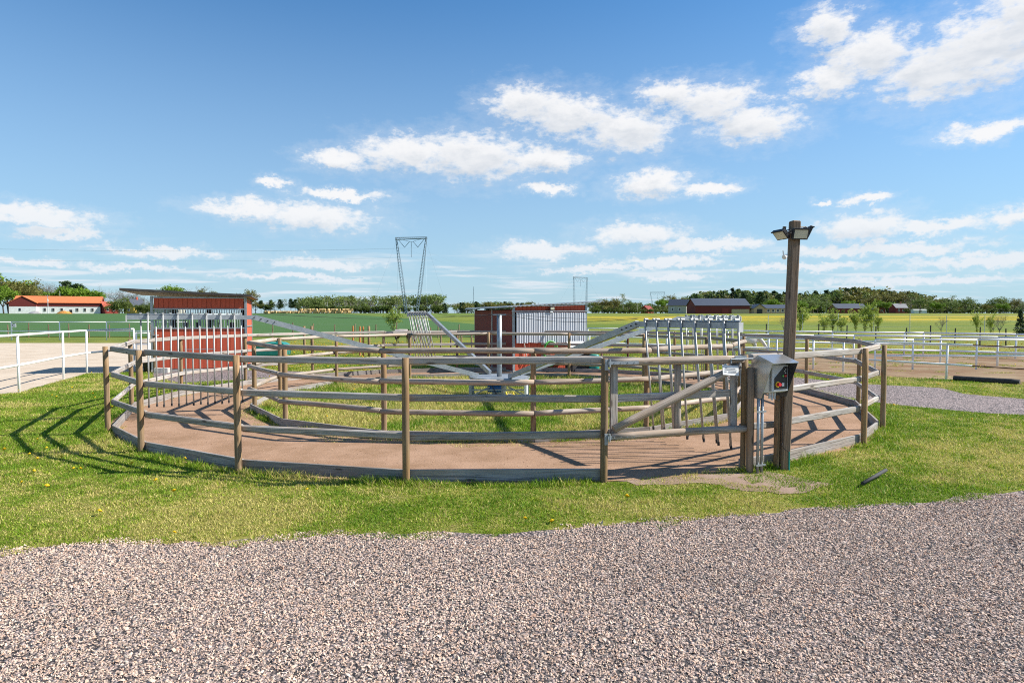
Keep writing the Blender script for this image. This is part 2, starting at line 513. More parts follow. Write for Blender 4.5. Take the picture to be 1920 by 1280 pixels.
def gravel_mat(name, tones, scale):
    def fn(T, b):
        p = T.coord(); v = T.voro(p, scale); bw = T.new('ShaderNodeSeparateColor'); T.put(bw.inputs[0], v)
        d = T.voro(p, scale, 'Distance')
        c = T.ramp(bw.outputs[0], [(0, tones[0]), (0.35, tones[1]), (0.7, tones[2]), (1, tones[3])])
        c = T.mix(T.mr(d, 0.35, 0.75), c, (0.035, 0.03, 0.03))
        big = T.noise(p, 0.7, 4); c = T.mix(T.math('MULTIPLY', T.mr(big, 0.45, 0.7), 0.25), c, tones[1])
        T.put(b.inputs['Base Color'], c); b.inputs['Roughness'].default_value = 0.9
        T.put(b.inputs['Normal'], T.bump(T.math('SUBTRACT', 1, d), 1.0, 0.02))
    return material(name, fn)


TONES = [(0.12, 0.10, 0.095), (0.33, 0.25, 0.215), (0.43, 0.325, 0.28), (0.50, 0.41, 0.36)]
M['gravel'] = gravel_mat('gravel_bed', TONES, 42)
M['gravel_path'] = gravel_mat('gravel_path', [(0.12, 0.10, 0.10), (0.29, 0.22, 0.205), (0.36, 0.28, 0.26), (0.44, 0.365, 0.34)], 30)


def soil(name, a, c_, speck, sc1=1.2, sc2=40):
    def fn(T, b):
        p = T.coord(); n = T.noise(p, sc1, 6, 0.7); m = T.noise(p, sc2, 5, 0.78)
        c = T.mix(T.mr(n, 0.35, 0.65), a, c_)
        c = T.mix(T.mr(m, 0.60, 0.75), c, speck)
        c = T.mix(T.mr(m, 0.42, 0.30), c, tuple(k * 0.55 for k in a))
        T.put(b.inputs['Base Color'], c); b.inputs['Roughness'].default_value = 0.95
        b.inputs['Specular IOR Level'].default_value = 0.1
        T.put(b.inputs['Normal'], T.bump(m, 0.5, 0.02))
    return material(name, fn)


M['track'] = soil('reddish_track', (0.27, 0.165, 0.10), (0.37, 0.235, 0.155), (0.46, 0.34, 0.25))
M['wear'] = soil('worn_earth', (0.25, 0.17, 0.125), (0.33, 0.24, 0.18), (0.17, 0.20, 0.06), 2.0, 30)
M['sand'] = soil('arena_sand', (0.46, 0.37, 0.275), (0.54, 0.45, 0.35), (0.58, 0.50, 0.40), 0.8, 16)
M['paddock'] = soil('paddock_earth', (0.19, 0.11, 0.06), (0.28, 0.205, 0.125), (0.15, 0.19, 0.05), 0.5, 5)

# ------------------------------------------------------------------ ground
XC, YC, R, r_in = -0.281, 14.277, 7.406, 5.134
ys = [-30, -5, 2, 6, 12, 20, 30, 40, 45, 48, 52, 56, 60, 65, 70, 80, 90, 100, 115, 130, 150, 170, 200, 240, 290, 350, 450, 600, 900, 1500, 3000, 6000]
V, Fa = [], []
for j, yy in enumerate(ys):
    w_ = 60 + abs(yy) * 1.6
    for k in range(9): V.append(((k / 4 - 1) * w_, yy, zt(yy)))
for j in range(len(ys) - 1):
    for k in range(8): a = j * 9 + k; Fa.append((a, a + 1, a + 10, a + 9))
tag(link('ground', np_mesh('ground', V, Fa), M['ground']), 'mown lawn and flowering meadow round the horse walker', 'ground', kind='structure')


def sheet(name, pts, z, mat, label, jitter=0.06, step=0.35):
    out = []
    n = len(pts)
    for i in range(n):
        a, b_ = Vector(pts[i][:2]), Vector(pts[(i + 1) % n][:2]); k = max(1, min(60, int((b_ - a).length / step)))
        for q in range(k):
            p = a.lerp(b_, q / k); out.append((p.x + random.uniform(-jitter, jitter), p.y + random.uniform(-jitter, jitter), z))
    bm = bmesh.new(); vs = [bm.verts.new(p) for p in out]; f = bm.faces.new(vs)
    bmesh.ops.triangulate(bm, faces=[f]); bmesh.ops.recalc_face_normals(bm, faces=bm.faces)
    me = bpy.data.meshes.new(name); bm.to_mesh(me); bm.free()
    if me.polygons[0].normal.z < 0: me.flip_normals()
    return tag(link(name, me, mat), label, 'ground', kind='structure')


yard_edge = [gp(x, y) for x, y in [(-60, 1037), (60, 1031), (150, 1021), (420, 1015), (600, 1003), (800, 1000), (960, 1004), (1100, 985),
             (1284, 977), (1373, 964), (1587, 949), (1767, 941), (1826, 928), (1920, 922), (2050, 912)]]
GRAVEL = [(p.x, p.y) for p in yard_edge] + [(14, yard_edge[-1].y), (14, -6), (-14, -6), (-14, yard_edge[0].y)]
sheet('gravel_yard', GRAVEL, 0.004, M['gravel'], 'pinkish crushed gravel yard in front of the walker', 0.05, 0.2)
arena_edge = [gp(x, y) for x, y in [(-40, 742), (36, 736), (119, 712), (165, 700), (245, 697), (292, 694)]]
SAND = [(p.x, p.y) for p in arena_edge] + [(-12.2, 24.5), (-24, 48.5), (-70, 48.5), (-60, 15)]
sheet('riding_arena', SAND, 0.004, M['sand'], 'pale sand riding arena inside white rails', 0.08)
PATH = [(p.x, p.y) for p in [gp(x, y) for x, y in [(1930, 779), (1828, 773), (1719, 763), (1642, 755), (1560, 741), (1490, 729), (1400, 719),
        (1290, 712), (1170, 709)]]] + [(p.x, p.y) for p in [gp(x, y) for x, y in [(1170, 700), (1320, 703), (1480, 707), (1631, 720), (1762, 727), (1806, 738), (1930, 749)]]]
sheet('gravel_path', PATH, 0.004, M['gravel_path'], 'mauve gravel path curving behind the walker', 0.06)
APRON = [(p.x, p.y) for p in [gp(x, y) for x, y in [(285, 697), (460, 694), (600, 697), (560, 706), (450, 712), (340, 718), (290, 709)]]]
sheet('gravel_apron', APRON, 0.004, M['gravel_path'], 'gravel strip in front of the barred red shelter', 0.06)
PAD = [(p.x, p.y) for p in [gp(x, y) for x, y in [(1420, 690), (1540, 697), (1640, 705), (1780, 712), (1935, 722), (1990, 722), (1990, 672), (1800, 664), (1420, 660)]]]
sheet('paddock_ground', PAD, 0.004, M['paddock'], 'bare brown earth of the paddock by white rails', 0.25, 0.5)
# track ring
nr = 160; V, Fa = [], []
for k in range(nr):
    a = 2 * math.pi * k / nr
    for rad in (r_in - 0.12 + random.uniform(-.05, .08), R + 0.0): V.append((XC + rad * math.cos(a), YC + rad * math.sin(a), 0.008))
for k in range(nr): a, b_ = 2 * k, 2 * ((k + 1) % nr); Fa.append((a, a + 1, b_ + 1, b_))
tag(link('walker_track', np_mesh('walker_track', V, Fa), M['track']), 'reddish earth track between the two round fences', 'track', kind='structure')
wear = [gp(x, y) for x, y in [(1140, 900), (1250, 893), (1380, 886), (1430, 884), (1560, 905), (1500, 925), (1400, 922), (1320, 905), (1200, 910)]]
WEAR = [(p.x, p.y) for p in wear]
sheet('worn_patch', WEAR, 0.006, M['wear'], 'worn bare earth patch outside the gate', 0.06, 0.15)
# young cereal field on the rising ground
V, Fa = [], []
cy = [53, 56, 60, 66, 74, 85, 100, 120, 145, 170, 200, 240, 285]
for j, yy in enumerate(cy):
    xr = -3.0 if yy < 85 else lerp(-5, -46, (yy - 85) / 105) if yy < 190 else lerp(-46, -75, (yy - 190) / 95)
    xl = -40 - yy * 1.4
    for k in range(9): V.append((lerp(xl, xr, k / 8), yy, zt(yy) + 0.05))
for j in range(len(cy) - 1):
    for k in range(8): a = j * 9 + k; Fa.append((a, a + 1, a + 10, a + 9))
tag(link('cereal_field', np_mesh('cereal_field', V, Fa), M['crop']), 'dark green young cereal field on the rising land', 'field', kind='structure')

# ------------------------------------------------------------------ crushed stone, grass, flowers
def stones(name, X, Y, size, label, pal=None, cat='gravel', lift=0.5):
    n = len(X)
    octa = np.array([(1, 0, 0), (-1, 0, 0), (0, 1, 0), (0, -1, 0), (0, 0, 1), (0, 0, -1)], np.float32)
    tri = np.array([(0, 2, 4), (2, 1, 4), (1, 3, 4), (3, 0, 4), (2, 0, 5), (1, 2, 5), (3, 1, 5), (0, 3, 5)], np.int32)
    v = octa[None] * rng.uniform(0.55, 1.0, (n, 6, 1)) + rng.uniform(-0.38, 0.38, (n, 6, 3))
    v[:, :, 2] *= 0.72
    s = size[:, None, None] * rng.uniform(0.7, 1.25, (n, 1, 3)); v = v * s
    a, t = rng.uniform(0, 6.283, n), rng.normal(0, 0.45, (n, 2))
    ca, sa = np.cos(a), np.sin(a)
    x = v[..., 0] * ca[:, None] - v[..., 1] * sa[:, None]; y = v[..., 0] * sa[:, None] + v[..., 1] * ca[:, None]
    z = v[..., 2] + x * t[:, :1] + y * t[:, 1:]
    P = np.stack([x + X[:, None], y + Y[:, None], z + (0.004 + size * rng.uniform(0.05, 1.0, n) * lift)[:, None]], -1).reshape(-1, 3)
    Fc = (tri[None] + (np.arange(n) * 6)[:, None, None]).reshape(-1, 3)
    pal = np.array(pal) if pal else np.array([(0.60, 0.43, 0.325), (0.55, 0.39, 0.30), (0.62, 0.475, 0.37), (0.49, 0.395, 0.315), (0.38, 0.335, 0.28), (0.65, 0.54, 0.43), (0.56, 0.36, 0.25), (0.22, 0.17, 0.14)])
    k = rng.choice(len(pal), n, p=[.27, .22, .16, .12, .08, .05, .06, .04])
    c = pal[k] * rng.uniform(0.78, 1.15, (n, 1)) * (0.72 + 0.3 * fbm(X, Y, 0.35) + 0.28 * fbm(X, Y, 2.0))[:, None]
    o = link(name, np_mesh(name, P, Fc, np.repeat(c, 6, 0)), M['stones'])
    return tag(o, label, cat, kind='stuff')


def frustum_points(n, d0, d1, pw=0.0, side=0.84):
    """points spread over the visible wedge; pw<0 thins them with distance"""
    u = rng.random(n); e = 2 + pw
    D = (d0 ** e + u * (d1 ** e - d0 ** e)) ** (1 / e) if abs(e) > 1e-6 else d0 * (d1 / d0) ** u
    X = (rng.random(n) * 2 - 1) * (D * side + 0.4)
    return X, D


X, Y = frustum_points(262000, 2.6, 8.6, -0.7)
edge_n = (fbm(X, Y, 1.6) - 0.5) * 0.3 + (fbm(X + 3, Y, 7.0) - 0.5) * 0.35
m = inpoly(X, Y + edge_n, GRAVEL)
X, Y = X[m], Y[m]
stones('gravel', X, Y, rng.choice([1.0, 0.8, 1.2, 1.7], len(X), p=[.5, .3, .16, .04]) * rng.uniform(0.0048, 0.0092, len(X))  * (1 + (Y - 3) * 0.05), 'loose pinkish grey crushed stones covering the yard')


Xt, Yt = frustum_points(60000, 6.7, 21, -1.0)
rt = np.hypot(Xt - XC, Yt - YC); mt = (rt > r_in + 0.05) & (rt < R - 0.1) & (rng.random(len(Xt)) < np.clip(0.25 + 1.6 * (fbm(Xt, Yt, 1.4) - 0.4) + 0.7 * (np.abs(rt - (r_in + R) / 2) > 0.85), 0.06, 1))
Xt, Yt = Xt[mt], Yt[mt]
stones('track_crumbs', Xt, Yt, rng.uniform(0.004, 0.012, len(Xt)), 'loose reddish crumbs and grit strewn over the walker track',
       [(0.36, 0.225, 0.145), (0.42, 0.27, 0.18), (0.30, 0.18, 0.11), (0.46, 0.33, 0.24), (0.22, 0.13, 0.085), (0.52, 0.43, 0.34), (0.38, 0.22, 0.13), (0.13, 0.085, 0.055)], 'grit', 0.3)


def lawn_mask(X, Y):
    rr = np.hypot(X - XC, Y - YC); nz = (fbm(X, Y, 1.3) - 0.5)
    ok = ~inpoly(X, Y + nz * 0.25 + (fbm(X, Y, 5.0) - 0.5) * 0.5 + 0.03, GRAVEL) & ~inpoly(X, Y, SAND) & ~inpoly(X, Y, PATH) & ~inpoly(X, Y, APRON)
    ring = (rr > r_in + 0.02 + np.abs(nz) * 0.2) & (rr < R - 0.05 - np.maximum(nz - 0.15, 0) * 1.6)
    ok &= ~ring
    pad = inpoly(X, Y, PAD); ok &= ~pad | (nz > 0.2)
    w = inpoly(X, Y, WEAR); ok &= ~w | (fbm(X, Y, 3.2) > 0.37)
    return ok


def grass(name, n, d0, d1, pw, h, w, label, mask, dry=0.0):
    X, Y = frustum_points(n, d0, d1, pw); k = mask(X, Y); X, Y = X[k], Y[k]; n = len(X)
    a = rng.uniform(0, 6.283, n); patch = 0.5 * fbm(X, Y, 0.55) + 0.5 * fbm(X, Y + 17, 1.7) + 0.35 * (fbm(X + 5, Y, 5.5) - 0.5); fine = fbm(X + 40, Y, 2.6) + 0.6 * (fbm(X, Y + 3, 9.0) - 0.5)
    sc_ = (Y / 7.0) ** 0.55; hh = h * rng.uniform(0.45, 1.25, n) * np.clip(0.25 + 1.5 * fine, 0.25, 2) * np.minimum(sc_, 1.7)
    ww = w * rng.uniform(0.7, 1.4, n) * sc_
    le = rng.normal(0, 0.55, (n, 2)) * hh[:, None]
    bx, by = np.cos(a) * ww, np.sin(a) * ww
    V = np.empty((n, 3, 3), np.float32)
    V[:, 0] = np.stack([X - bx, Y - by, np.full(n, 0.0)], -1); V[:, 1] = np.stack([X + bx, Y + by, np.full(n, 0.0)], -1)
    V[:, 2] = np.stack([X + le[:, 0], Y + le[:, 1], hh], -1)
    g1, g2, st = np.array((0.14, 0.265, 0.014)), np.array((0.34, 0.43, 0.03)), np.array((0.62, 0.535, 0.18))
    t = np.clip((patch - 0.3) * 2.4 + rng.normal(0, 0.25, n), 0, 1)[:, None]
    c = g1 * (1 - t) + g2 * t
    sd = (rng.random(n) < np.clip(0.20 + dry + (patch - 0.48) * 3.4, 0.04, 0.85))[:, None]
    c = np.where(sd, st * rng.uniform(0.7, 1.15, (n, 1)), c) * rng.uniform(0.6, 1.3, (n, 1))
    o = link(name, np_mesh(name, V.reshape(-1, 3), np.arange(3 * n).reshape(-1, 3), np.repeat(c, 3, 0)), M['blades'])
    return tag(o, label, 'grass', kind='stuff')


inner = lambda X, Y: np.hypot(X - XC, Y - YC) < r_in - 0.02
outer = lambda X, Y: lawn_mask(X, Y) & (np.hypot(X - XC, Y - YC) > r_in)
grass('lawn_grass', 1050000, 4.6, 34, -1.75, 0.024, 0.0044, 'short green and straw coloured lawn grass round the walker', outer)
grass('inner_grass', 430000, 8.9, 20, -1.4, 0.055, 0.0046, 'dry tufty grass inside the inner round fence', inner, 0.26)


def edge_mask(X, Y):
    rr = np.hypot(X - XC, Y - YC)
    return ((np.abs(rr - R - 0.05) < 0.10) | (np.abs(rr - r_in + 0.1) < 0.12)) & (fbm(X, Y, 1.1) > 0.35) & ~inpoly(X, Y, WEAR)


grass('fence_tufts', 700000, 6.4, 22, -1.2, 0.062, 0.0045, 'longer grass tufts along the foot of the round fences', edge_mask)


def litter_mask(X, Y):
    rr = np.hypot(X - XC, Y - YC); nz = fbm(X, Y, 1.9)
    return ((rr > r_in + 0.03) & (rr < r_in + 0.12 + 0.75 * np.maximum(nz - 0.35, 0))) | ((rr < R - 0.1) & (rr > R - 0.12 - 0.5 * np.maximum(nz - 0.5, 0)))


grass('dry_litter', 330000, 6.6, 21, -1.2, 0.020, 0.005, 'dry straw and withered grass lying along the track edges', litter_mask, 0.55)


def flowers():
    X, Y = frustum_points(7000, 4.8, 60, -0.55)
    cl = fbm(X, Y, 0.33); keep = lawn_mask(X, Y) & (rng.random(len(X)) < np.where(Y > 22, 0.8, np.clip((cl - 0.42) * 2.2, 0.05, 0.6)))
    keep &= (Y > 20) | (rng.random(len(X)) < 0.55)
    X, Y = X[keep], Y[keep]; n = len(X); V, Fc, C = [], [], []
    for x, y in zip(X, Y):
        s = random.uniform(0.016, 0.026) * (1 + max(0, y - 14) * 0.03); z = random.uniform(0.03, 0.08); b0 = len(V)
        tx, ty = random.uniform(-.5, .5), random.uniform(-.6, .3)
        for k in range(5):
            a = k * 6.283 / 5; dx, dy = math.cos(a) * s, math.sin(a) * s; V.append((x + dx, y + dy, z + dx * tx + dy * ty)); C.append((0.80, 0.52, 0.01))
        V.append((x, y, z + s * 0.7)); C.append((0.85, 0.60, 0.02)); V.append((x, y, z - s * 0.8)); C.append((0.10, 0.2, 0.03))
        for k in range(5): Fc.append((b0 + k, b0 + (k + 1) % 5, b0 + 5)); Fc.append((b0 + (k + 1) % 5, b0 + k, b0 + 6))
        e = 0.004; V += [(x - e, y, 0), (x + e, y, 0), (x, y, z)]; C += [(0.1, 0.2, 0.04)] * 3; Fc.append((b0 + 7, b0 + 8, b0 + 9))
    tag(link('dandelions', np_mesh('dandelions', V, Fc, C), M['blades']), 'yellow dandelion flowers dotted through the lawn', 'flowers', kind='stuff')


flowers()

# ------------------------------------------------------------------ the two round fences
PH = 1.36
OUT = [-143.5, -129.1, -113.2, -96.7, -80.0, -66.1, -61.4, -44.6, -33.0, -10.2, 8.3, 26.5, 45.1, 64.3, 82.9, 102.2, 121.2, 139.6, 157.4, 175.5, 192.9]
INN = [-157.9, -133.2, -108.6, -83.3, -62.6, -37.8, -14.5, 12.6, 40.0, 67.2, 94.8, 121.9, 148.9, 174.9]


def ring(a, rad, z=0.0): return Vector((rad * math.cos(math.radians(a)), rad * math.sin(math.radians(a)), z))


fo = thing('outer_fence', 'weathered timber fence forming the outer ring of the horse walker', 'fence', (XC, YC, 0))
for i, a in enumerate(OUT):
    hh = PH + random.uniform(-0.012, 0.02); lean = Vector((random.uniform(-.012, .012), random.uniform(-.012, .012), 0))
    log('post', ring(a, R, -0.25), ring(a, R, hh) + lean, 0.041, M['post'], fo, 12, 5, wob=0.02, bow=0.002)
    b_ = OUT[(i + 1) % len(OUT)]
    if a == -80.0: continue                       # gate opening
    for zc in (1.325, 0.915, 0.505):
        j = lambda: random.uniform(-0.012, 0.012)
        plank('rail', ring(a, R - 0.068, zc + j()), ring(b_, R - 0.068, zc + j()), 0.048 + random.uniform(-.004, .004), 0.080 + random.uniform(-.004, .005), M['rail'], fo, bev=0.26)
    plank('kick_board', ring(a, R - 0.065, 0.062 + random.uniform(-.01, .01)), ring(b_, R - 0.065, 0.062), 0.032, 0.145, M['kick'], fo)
fi = thing('inner_fence', 'round log fence forming the inner ring of the horse walker', 'fence', (XC, YC, 0))
for i, a in enumerate(INN):
    log('post', ring(a, r_in - 0.07, -0.25), ring(a, r_in - 0.07, 1.34 + random.uniform(-.01, .02)), 0.042, M['post'], fi, 12, 5, wob=0.02, bow=0.002)
    b_ = INN[(i + 1) % len(INN)]
    for zc in (1.31, 0.87, 0.43):
        j = lambda: random.uniform(-0.012, 0.012)
        log('rail', ring(a, r_in + 0.022, zc + j()), ring(b_, r_in + 0.022, zc + j()), 0.042, M['log'], fi, 12, 8, wob=0.04, taper=random.uniform(-.06, .1))
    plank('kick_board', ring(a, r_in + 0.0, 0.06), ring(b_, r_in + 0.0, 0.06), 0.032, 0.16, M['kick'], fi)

# gate between two posts of the outer ring
gA, gB = ring(-80.0, R), ring(-66.1, R)
gx = (gB - gA).normalized(); gl = (gB - gA).length; gn = Vector((gx.y, -gx.x, 0))
gate = thing('gate', 'timber gate of logs with diagonal brace and strap hinges', 'gate', Vector((XC, YC, 0)) + gA, math.atan2(gx.y, gx.x))
log('top_rail', (0.03, -0.03, 1.31), (gl - 0.05, -0.03, 1.315), 0.046, M['log'], gate, 12, 7, wob=0.03)
log('bottom_rail', (0.06, -0.05, 0.50), (gl - 0.0, -0.07, 0.51), 0.043, M['log'], gate, 12, 7, wob=0.03)
log('brace', (0.10, -0.03, 0.58), (gl - 0.10, -0.03, 1.235), 0.045, M['log'], gate, 12, 7, wob=0.05)
plank('stile', (0.13, 0.035, 0.48), (0.13, 0.035, 1.27), 0.035, 0.085, M['rail'], gate, up=(1, 0, 0))
plank('stile', (gl - 0.12, 0.035, 0.46), (gl - 0.12, 0.035, 1.27), 0.035, 0.085, M['rail'], gate, up=(1, 0, 0))
log('stile', (gl * 0.52, 0.04, 0.45), (gl * 0.52, 0.04, 1.28), 0.041, M['log'], gate, 12, 4)
plank('middle_rail', (0.17, 0.06, 0.905), (gl - 0.16, 0.06, 0.915), 0.035, 0.085, M['rail'], gate)
for zc in (1.31, 0.50):
    hg = MB().box((0.19, -0.082, zc), (0.36, 0.006, 0.035)).box((0.0, -0.055, zc - 0.02), (0.035, 0.02, 0.12)).tube((0.03, -0.075, zc - 0.045), (0.03, -0.075, zc + 0.04), 0.012)
    h_ = hg.build('hinge', M['galv'], gate)
    bm_ = MB()
    for k in range(4): bm_.tube((0.08 + 0.08 * k, -0.085, zc), (0.08 + 0.08 * k, -0.092, zc), 0.006, n=6)
    bm_.build('bolt', M['galv'], h_)
MB().box((gl - 0.12, -0.085, 1.335), (0.15, 0.02, 0.05)).tube((gl - 0.26, -0.10, 1.325), (gl + 0.04, -0.10, 1.325), 0.008).box((gl - 0.25, -0.09, 1.30), (0.012, 0.02, 0.05)).build('latch', M['galv'], gate)
sg = MB().box((0, 0, 0), (0.215, 0.004, 0.115)).build('notice_sheet', M['paper'])
tag(sg, 'laminated white notice sheet wired onto the log gate', 'notice')
sg.matrix_world = gate.matrix_basis @ Matrix.Translation((gl - 0.25, -0.085, 1.195)) @ Matrix.Rotation(math.radians(5), 4, 'Y') @ Matrix.Rotation(math.radians(-14), 4, 'X')
for zz_, w_, xo in ((0.022, 0.13, 0.0), (0.004, 0.16, 0.0), (-0.012, 0.10, 0.02), (-0.026, 0.12, 0.02), (-0.02, 0.03, -0.07)):
    MB().box((xo, -0.004, zz_), (w_, 0.002, 0.006)).build('printed_line', M['ink'], sg)

# ------------------------------------------------------------------ control cabinet and lamp pole
cb = gp(1444, 886)
cab = thing('control_cabinet', 'sheet steel control cabinet under a hood with red stop button', 'cabinet', (cb.x, cb.y, 0), math.radians(24))
log('post', (-0.215, 0.10, -0.2), (-0.215, 0.10, 1.22), 0.042, M['pole'], cab, 12, 4)
ZB = 0.88
MB().box((0.0, 0.02, ZB + 0.25), (0.34, 0.14, 0.38)).build('box', M['steel'], cab, bevel=0.004)
prof = [(0.12, 0.0), (0.12, 0.42), (0.02, 0.485), (-0.20, 0.41), (-0.04, 0.0)]
for sx in (-1, 1):
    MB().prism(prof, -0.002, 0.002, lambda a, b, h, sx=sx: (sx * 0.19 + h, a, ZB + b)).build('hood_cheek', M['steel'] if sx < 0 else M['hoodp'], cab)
MB().prism([(0.125, 0.42), (0.02, 0.49), (-0.215, 0.41), (-0.215, 0.405), (0.02, 0.484), (0.12, 0.416)], -0.196, 0.196, lambda a, b, h: (h, a, ZB + b)).build('hood_roof', M['steel'], cab)
PX = 0.055
fp = MB().box((PX, -0.062, ZB + 0.225), (0.245, 0.024, 0.30)).build('front_panel', M['greyp'], cab, bevel=0.003)
MB().prism([(PX - 0.09, 0.10), (PX + 0.105, 0.10), (PX + 0.105, 0.355), (PX + 0.055, 0.355), (PX - 0.09, 0.225)], -0.081, -0.076, lambda a, b, h: (a, h, ZB + b)).build('control_plate', M['black'], fp)
MB().tube((PX - 0.045, -0.081, ZB + 0.155), (PX - 0.045, -0.086, ZB + 0.155), 0.034, n=16).build('stop_ring', M['yellowp'], fp)
MB().tube((PX - 0.045, -0.086, ZB + 0.155), (PX - 0.045, -0.12, ZB + 0.155), 0.021, n=14).build('stop_button', M['redp'], fp)
MB().tube((PX + 0.065, -0.081, ZB + 0.25), (PX + 0.065, -0.097, ZB + 0.25), 0.013, n=12).build('push_button', M['redp'], fp)
MB().tube((PX + 0.03, -0.081, ZB + 0.25), (PX + 0.03, -0.094, ZB + 0.25), 0.011, n=12).build('push_button', M['hose'], fp)
MB().box((PX + 0.035, -0.083, ZB + 0.15), (0.035, 0.006, 0.04)).build('switch_plate', M['paper'], fp)
for k in range(3): MB().tube((PX + 0.07 - 0.014 * (k % 2), -0.081, ZB + 0.285 + 0.02 * k), (PX + 0.07 - 0.014 * (k % 2), -0.088, ZB + 0.285 + 0.02 * k), 0.006, n=8).build('lamp', M['paper'], fp)
for dx in (-0.165, -0.105):
    MB().tube((dx, 0.03, -0.05), (dx, 0.03, ZB + 0.07), 0.017, n=12).build('conduit', M['galv'], cab, smooth=True)
for zz_ in (0.10, 0.72): MB().box((-0.135, 0.01, zz_), (0.14, 0.008, 0.02)).build('clamp', M['galv'], cab)
pts = [(0.07 + 0.035 * math.cos(t), -0.03, ZB + 0.0 + 0.04 * math.sin(t)) for t in np.linspace(0, 12.5, 30)]
MB().path(pts, 0.005, 5).path([(0.07, -0.02, ZB + 0.08), (0.08, -0.03, ZB + 0.04)], 0.006).build('cable_coil', M['black'], cab)
for dx, l in ((-0.05, .08), (-0.01, .1), (0.03, .09)): MB().tube((dx, -0.02, ZB + 0.07), (dx, -0.02, ZB + 0.07 - l), 0.013).build('cable_gland', M['greyp'], cab)

pb = gp(1468, 879)
pole = thing('lamp_pole', 'tall square timber pole carrying three black floodlights', 'pole', (pb.x, pb.y, 0), math.radians(6))
top = Vector((0.10, 0.0, 2.93))
plank('pole_shaft', (0, 0, -0.3), top, 0.105, 0.105, M['pole'], pole, up=(0, 1, 0))
plank('pole_shaft', (-0.070, 0.03, -0.3), (-0.066, 0.03, 1.36), 0.028, 0.09, M['post'], pole, up=(0, 1, 0))


def flood(loc, yaw, tilt, w=0.19, h=0.13, roll=0):
    rot = Matrix.Translation(loc) @ Matrix.Rotation(yaw, 4, 'Z') @ Matrix.Rotation(tilt, 4, 'X')
    b0 = MB().box((0, 0, 0), (w, 0.035, h)).box((0, 0.028, 0.0), (w * 0.6, 0.03, h * 0.6)).build('floodlight', M['black'], pole, bevel=0.004); b0.matrix_local = rot
    for k in range(5): MB().box((-w * .24 + k * w * .12, 0.05, 0), (0.005, 0.02, h * 0.6)).build('cooling_fin', M['black'], b0)
    MB().box((0, -0.0195, 0), (w * 0.84, 0.004, h * 0.76)).build('lens', M['lamp_glass'], b0)
    MB().box((0, -0.023, h * .47), (w, 0.012, 0.012)).build('visor', M['black'], b0)
    MB().path([(-w * .52, 0, 0), (-w * .52, 0.07, 0), (w * .52, 0.07, 0), (w * .52, 0, 0)], 0.006).build('bracket', M['black'], b0)


flood((0.10, -0.115, 2.765), 0.0, math.radians(16))
flood((-0.07, 0.0, 2.77), math.radians(-78), math.radians(42))
flood((0.27, 0.02, 2.80), math.radians(74), math.radians(24), 0.17, 0.15)
MB().beam((-0.02, 0.05, 2.72), (0.0, 0.05, 2.87), 0.03, 0.03).build('mounting_block', M['pole'], pole)
MB().tube((0.17, 0.0, 2.86), (0.27, 0.05, 2.87), 0.008).build('lamp_arm', M['black'], pole)
MB().tube((-0.01, -0.02, 2.52), (-0.05, -0.04, 2.50), 0.022, 0.028, 10).tube((-0.05, -0.04, 2.50), (-0.065, -0.04, 2.58), 0.010, 0.005, 6).build('sensor', M['paper'], pole)
cbl = [(-0.065 + 0.002 * k, -0.065, 0.95 - 0.07 * k + 0.02 * math.sin(k)) for k in range(10)] + [(-0.06, -0.075, 0.30), (-0.02, -0.08, 0.25), (0.03, -0.072, 0.22)]
MB().path(cbl, 0.004, 5).build('cable', M['black'], pole)
MB().tube((0.035, -0.072, -0.05), (0.035, -0.072, 0.22), 0.010).build('conduit', M['teal'], pole)

# ------------------------------------------------------------------ the walker machine
wk = thing('horse_walker', 'galvanised horse walker with four arms of hanging pipes round a centre post', 'horse walker', (XC, YC, 0))
MB().prism([(0.95 * math.cos(t), 0.75 * math.sin(t)) for t in np.linspace(0, 6.283, 9)[:-1]], -0.05, 0.03).build('concrete_pad', M['concrete'], wk)
for sx, sy in ((-1, -1), (1, -1), (1, 1), (-1, 1)):
    MB().beam((sx * 0.62, sy * 0.45, 0.0), (sx * 0.62, sy * 0.45, 0.46), 0.06, 0.06, up=(1, 0, 0)).build('leg', M['galv'], wk)
for sy in (-1, 1): MB().beam((-0.65, sy * 0.45, 0.43), (0.65, sy * 0.45, 0.43), 0.05, 0.05).beam((-0.6, sy * 0.45, 0.24), (0.6, sy * 0.45, 0.24), 0.03, 0.03).build('frame_bar', M['galv'], wk)
for sx in (-1, 1): MB().beam((sx * 0.62, -0.42, 0.43), (sx * 0.62, 0.42, 0.43), 0.05, 0.05).beam((sx * .6, -.42, .1), (sx * .2, -.42, .3), .03, .03).build('frame_bar', M['galv'], wk)
def dish(zs, rs, n=10):
    m = MB(); vs = []; fs = []
    for z_, r_ in zip(zs, rs):
        for k in range(n): vs.append((r_ * math.cos(6.28318 * k / n), r_ * math.sin(6.28318 * k / n), z_))
    for q in range(len(zs) - 1):
        for k in range(n): fs.append((q * n + k, q * n + (k + 1) % n, (q + 1) * n + (k + 1) % n, (q + 1) * n + k))
    fs += [tuple(range(n))[::-1], tuple((len(zs) - 1) * n + k for k in range(n))]
    return m.add(vs, fs)
dish((0.36, 0.45, 0.49), (0.42, 0.68, 0.68)).build('hub_plate', M['galv'], wk)
MB().tube((0, 0, 0.03), (0, 0, 0.37), 0.16, n=14).build('gearbox', M['greyp'], wk, smooth=True)
MB().tube((-0.25, -0.32, 0.26), (0.05, -0.32, 0.26), 0.085, n=14).box((-0.1, -0.32, 0.35), (0.1, 0.1, 0.05)).build('motor', M['blue'], wk)
MB().tube((-0.2, -0.5, 0.44), (-0.02, -0.62, 0.10), 0.012).build('strut', M['black'], wk)
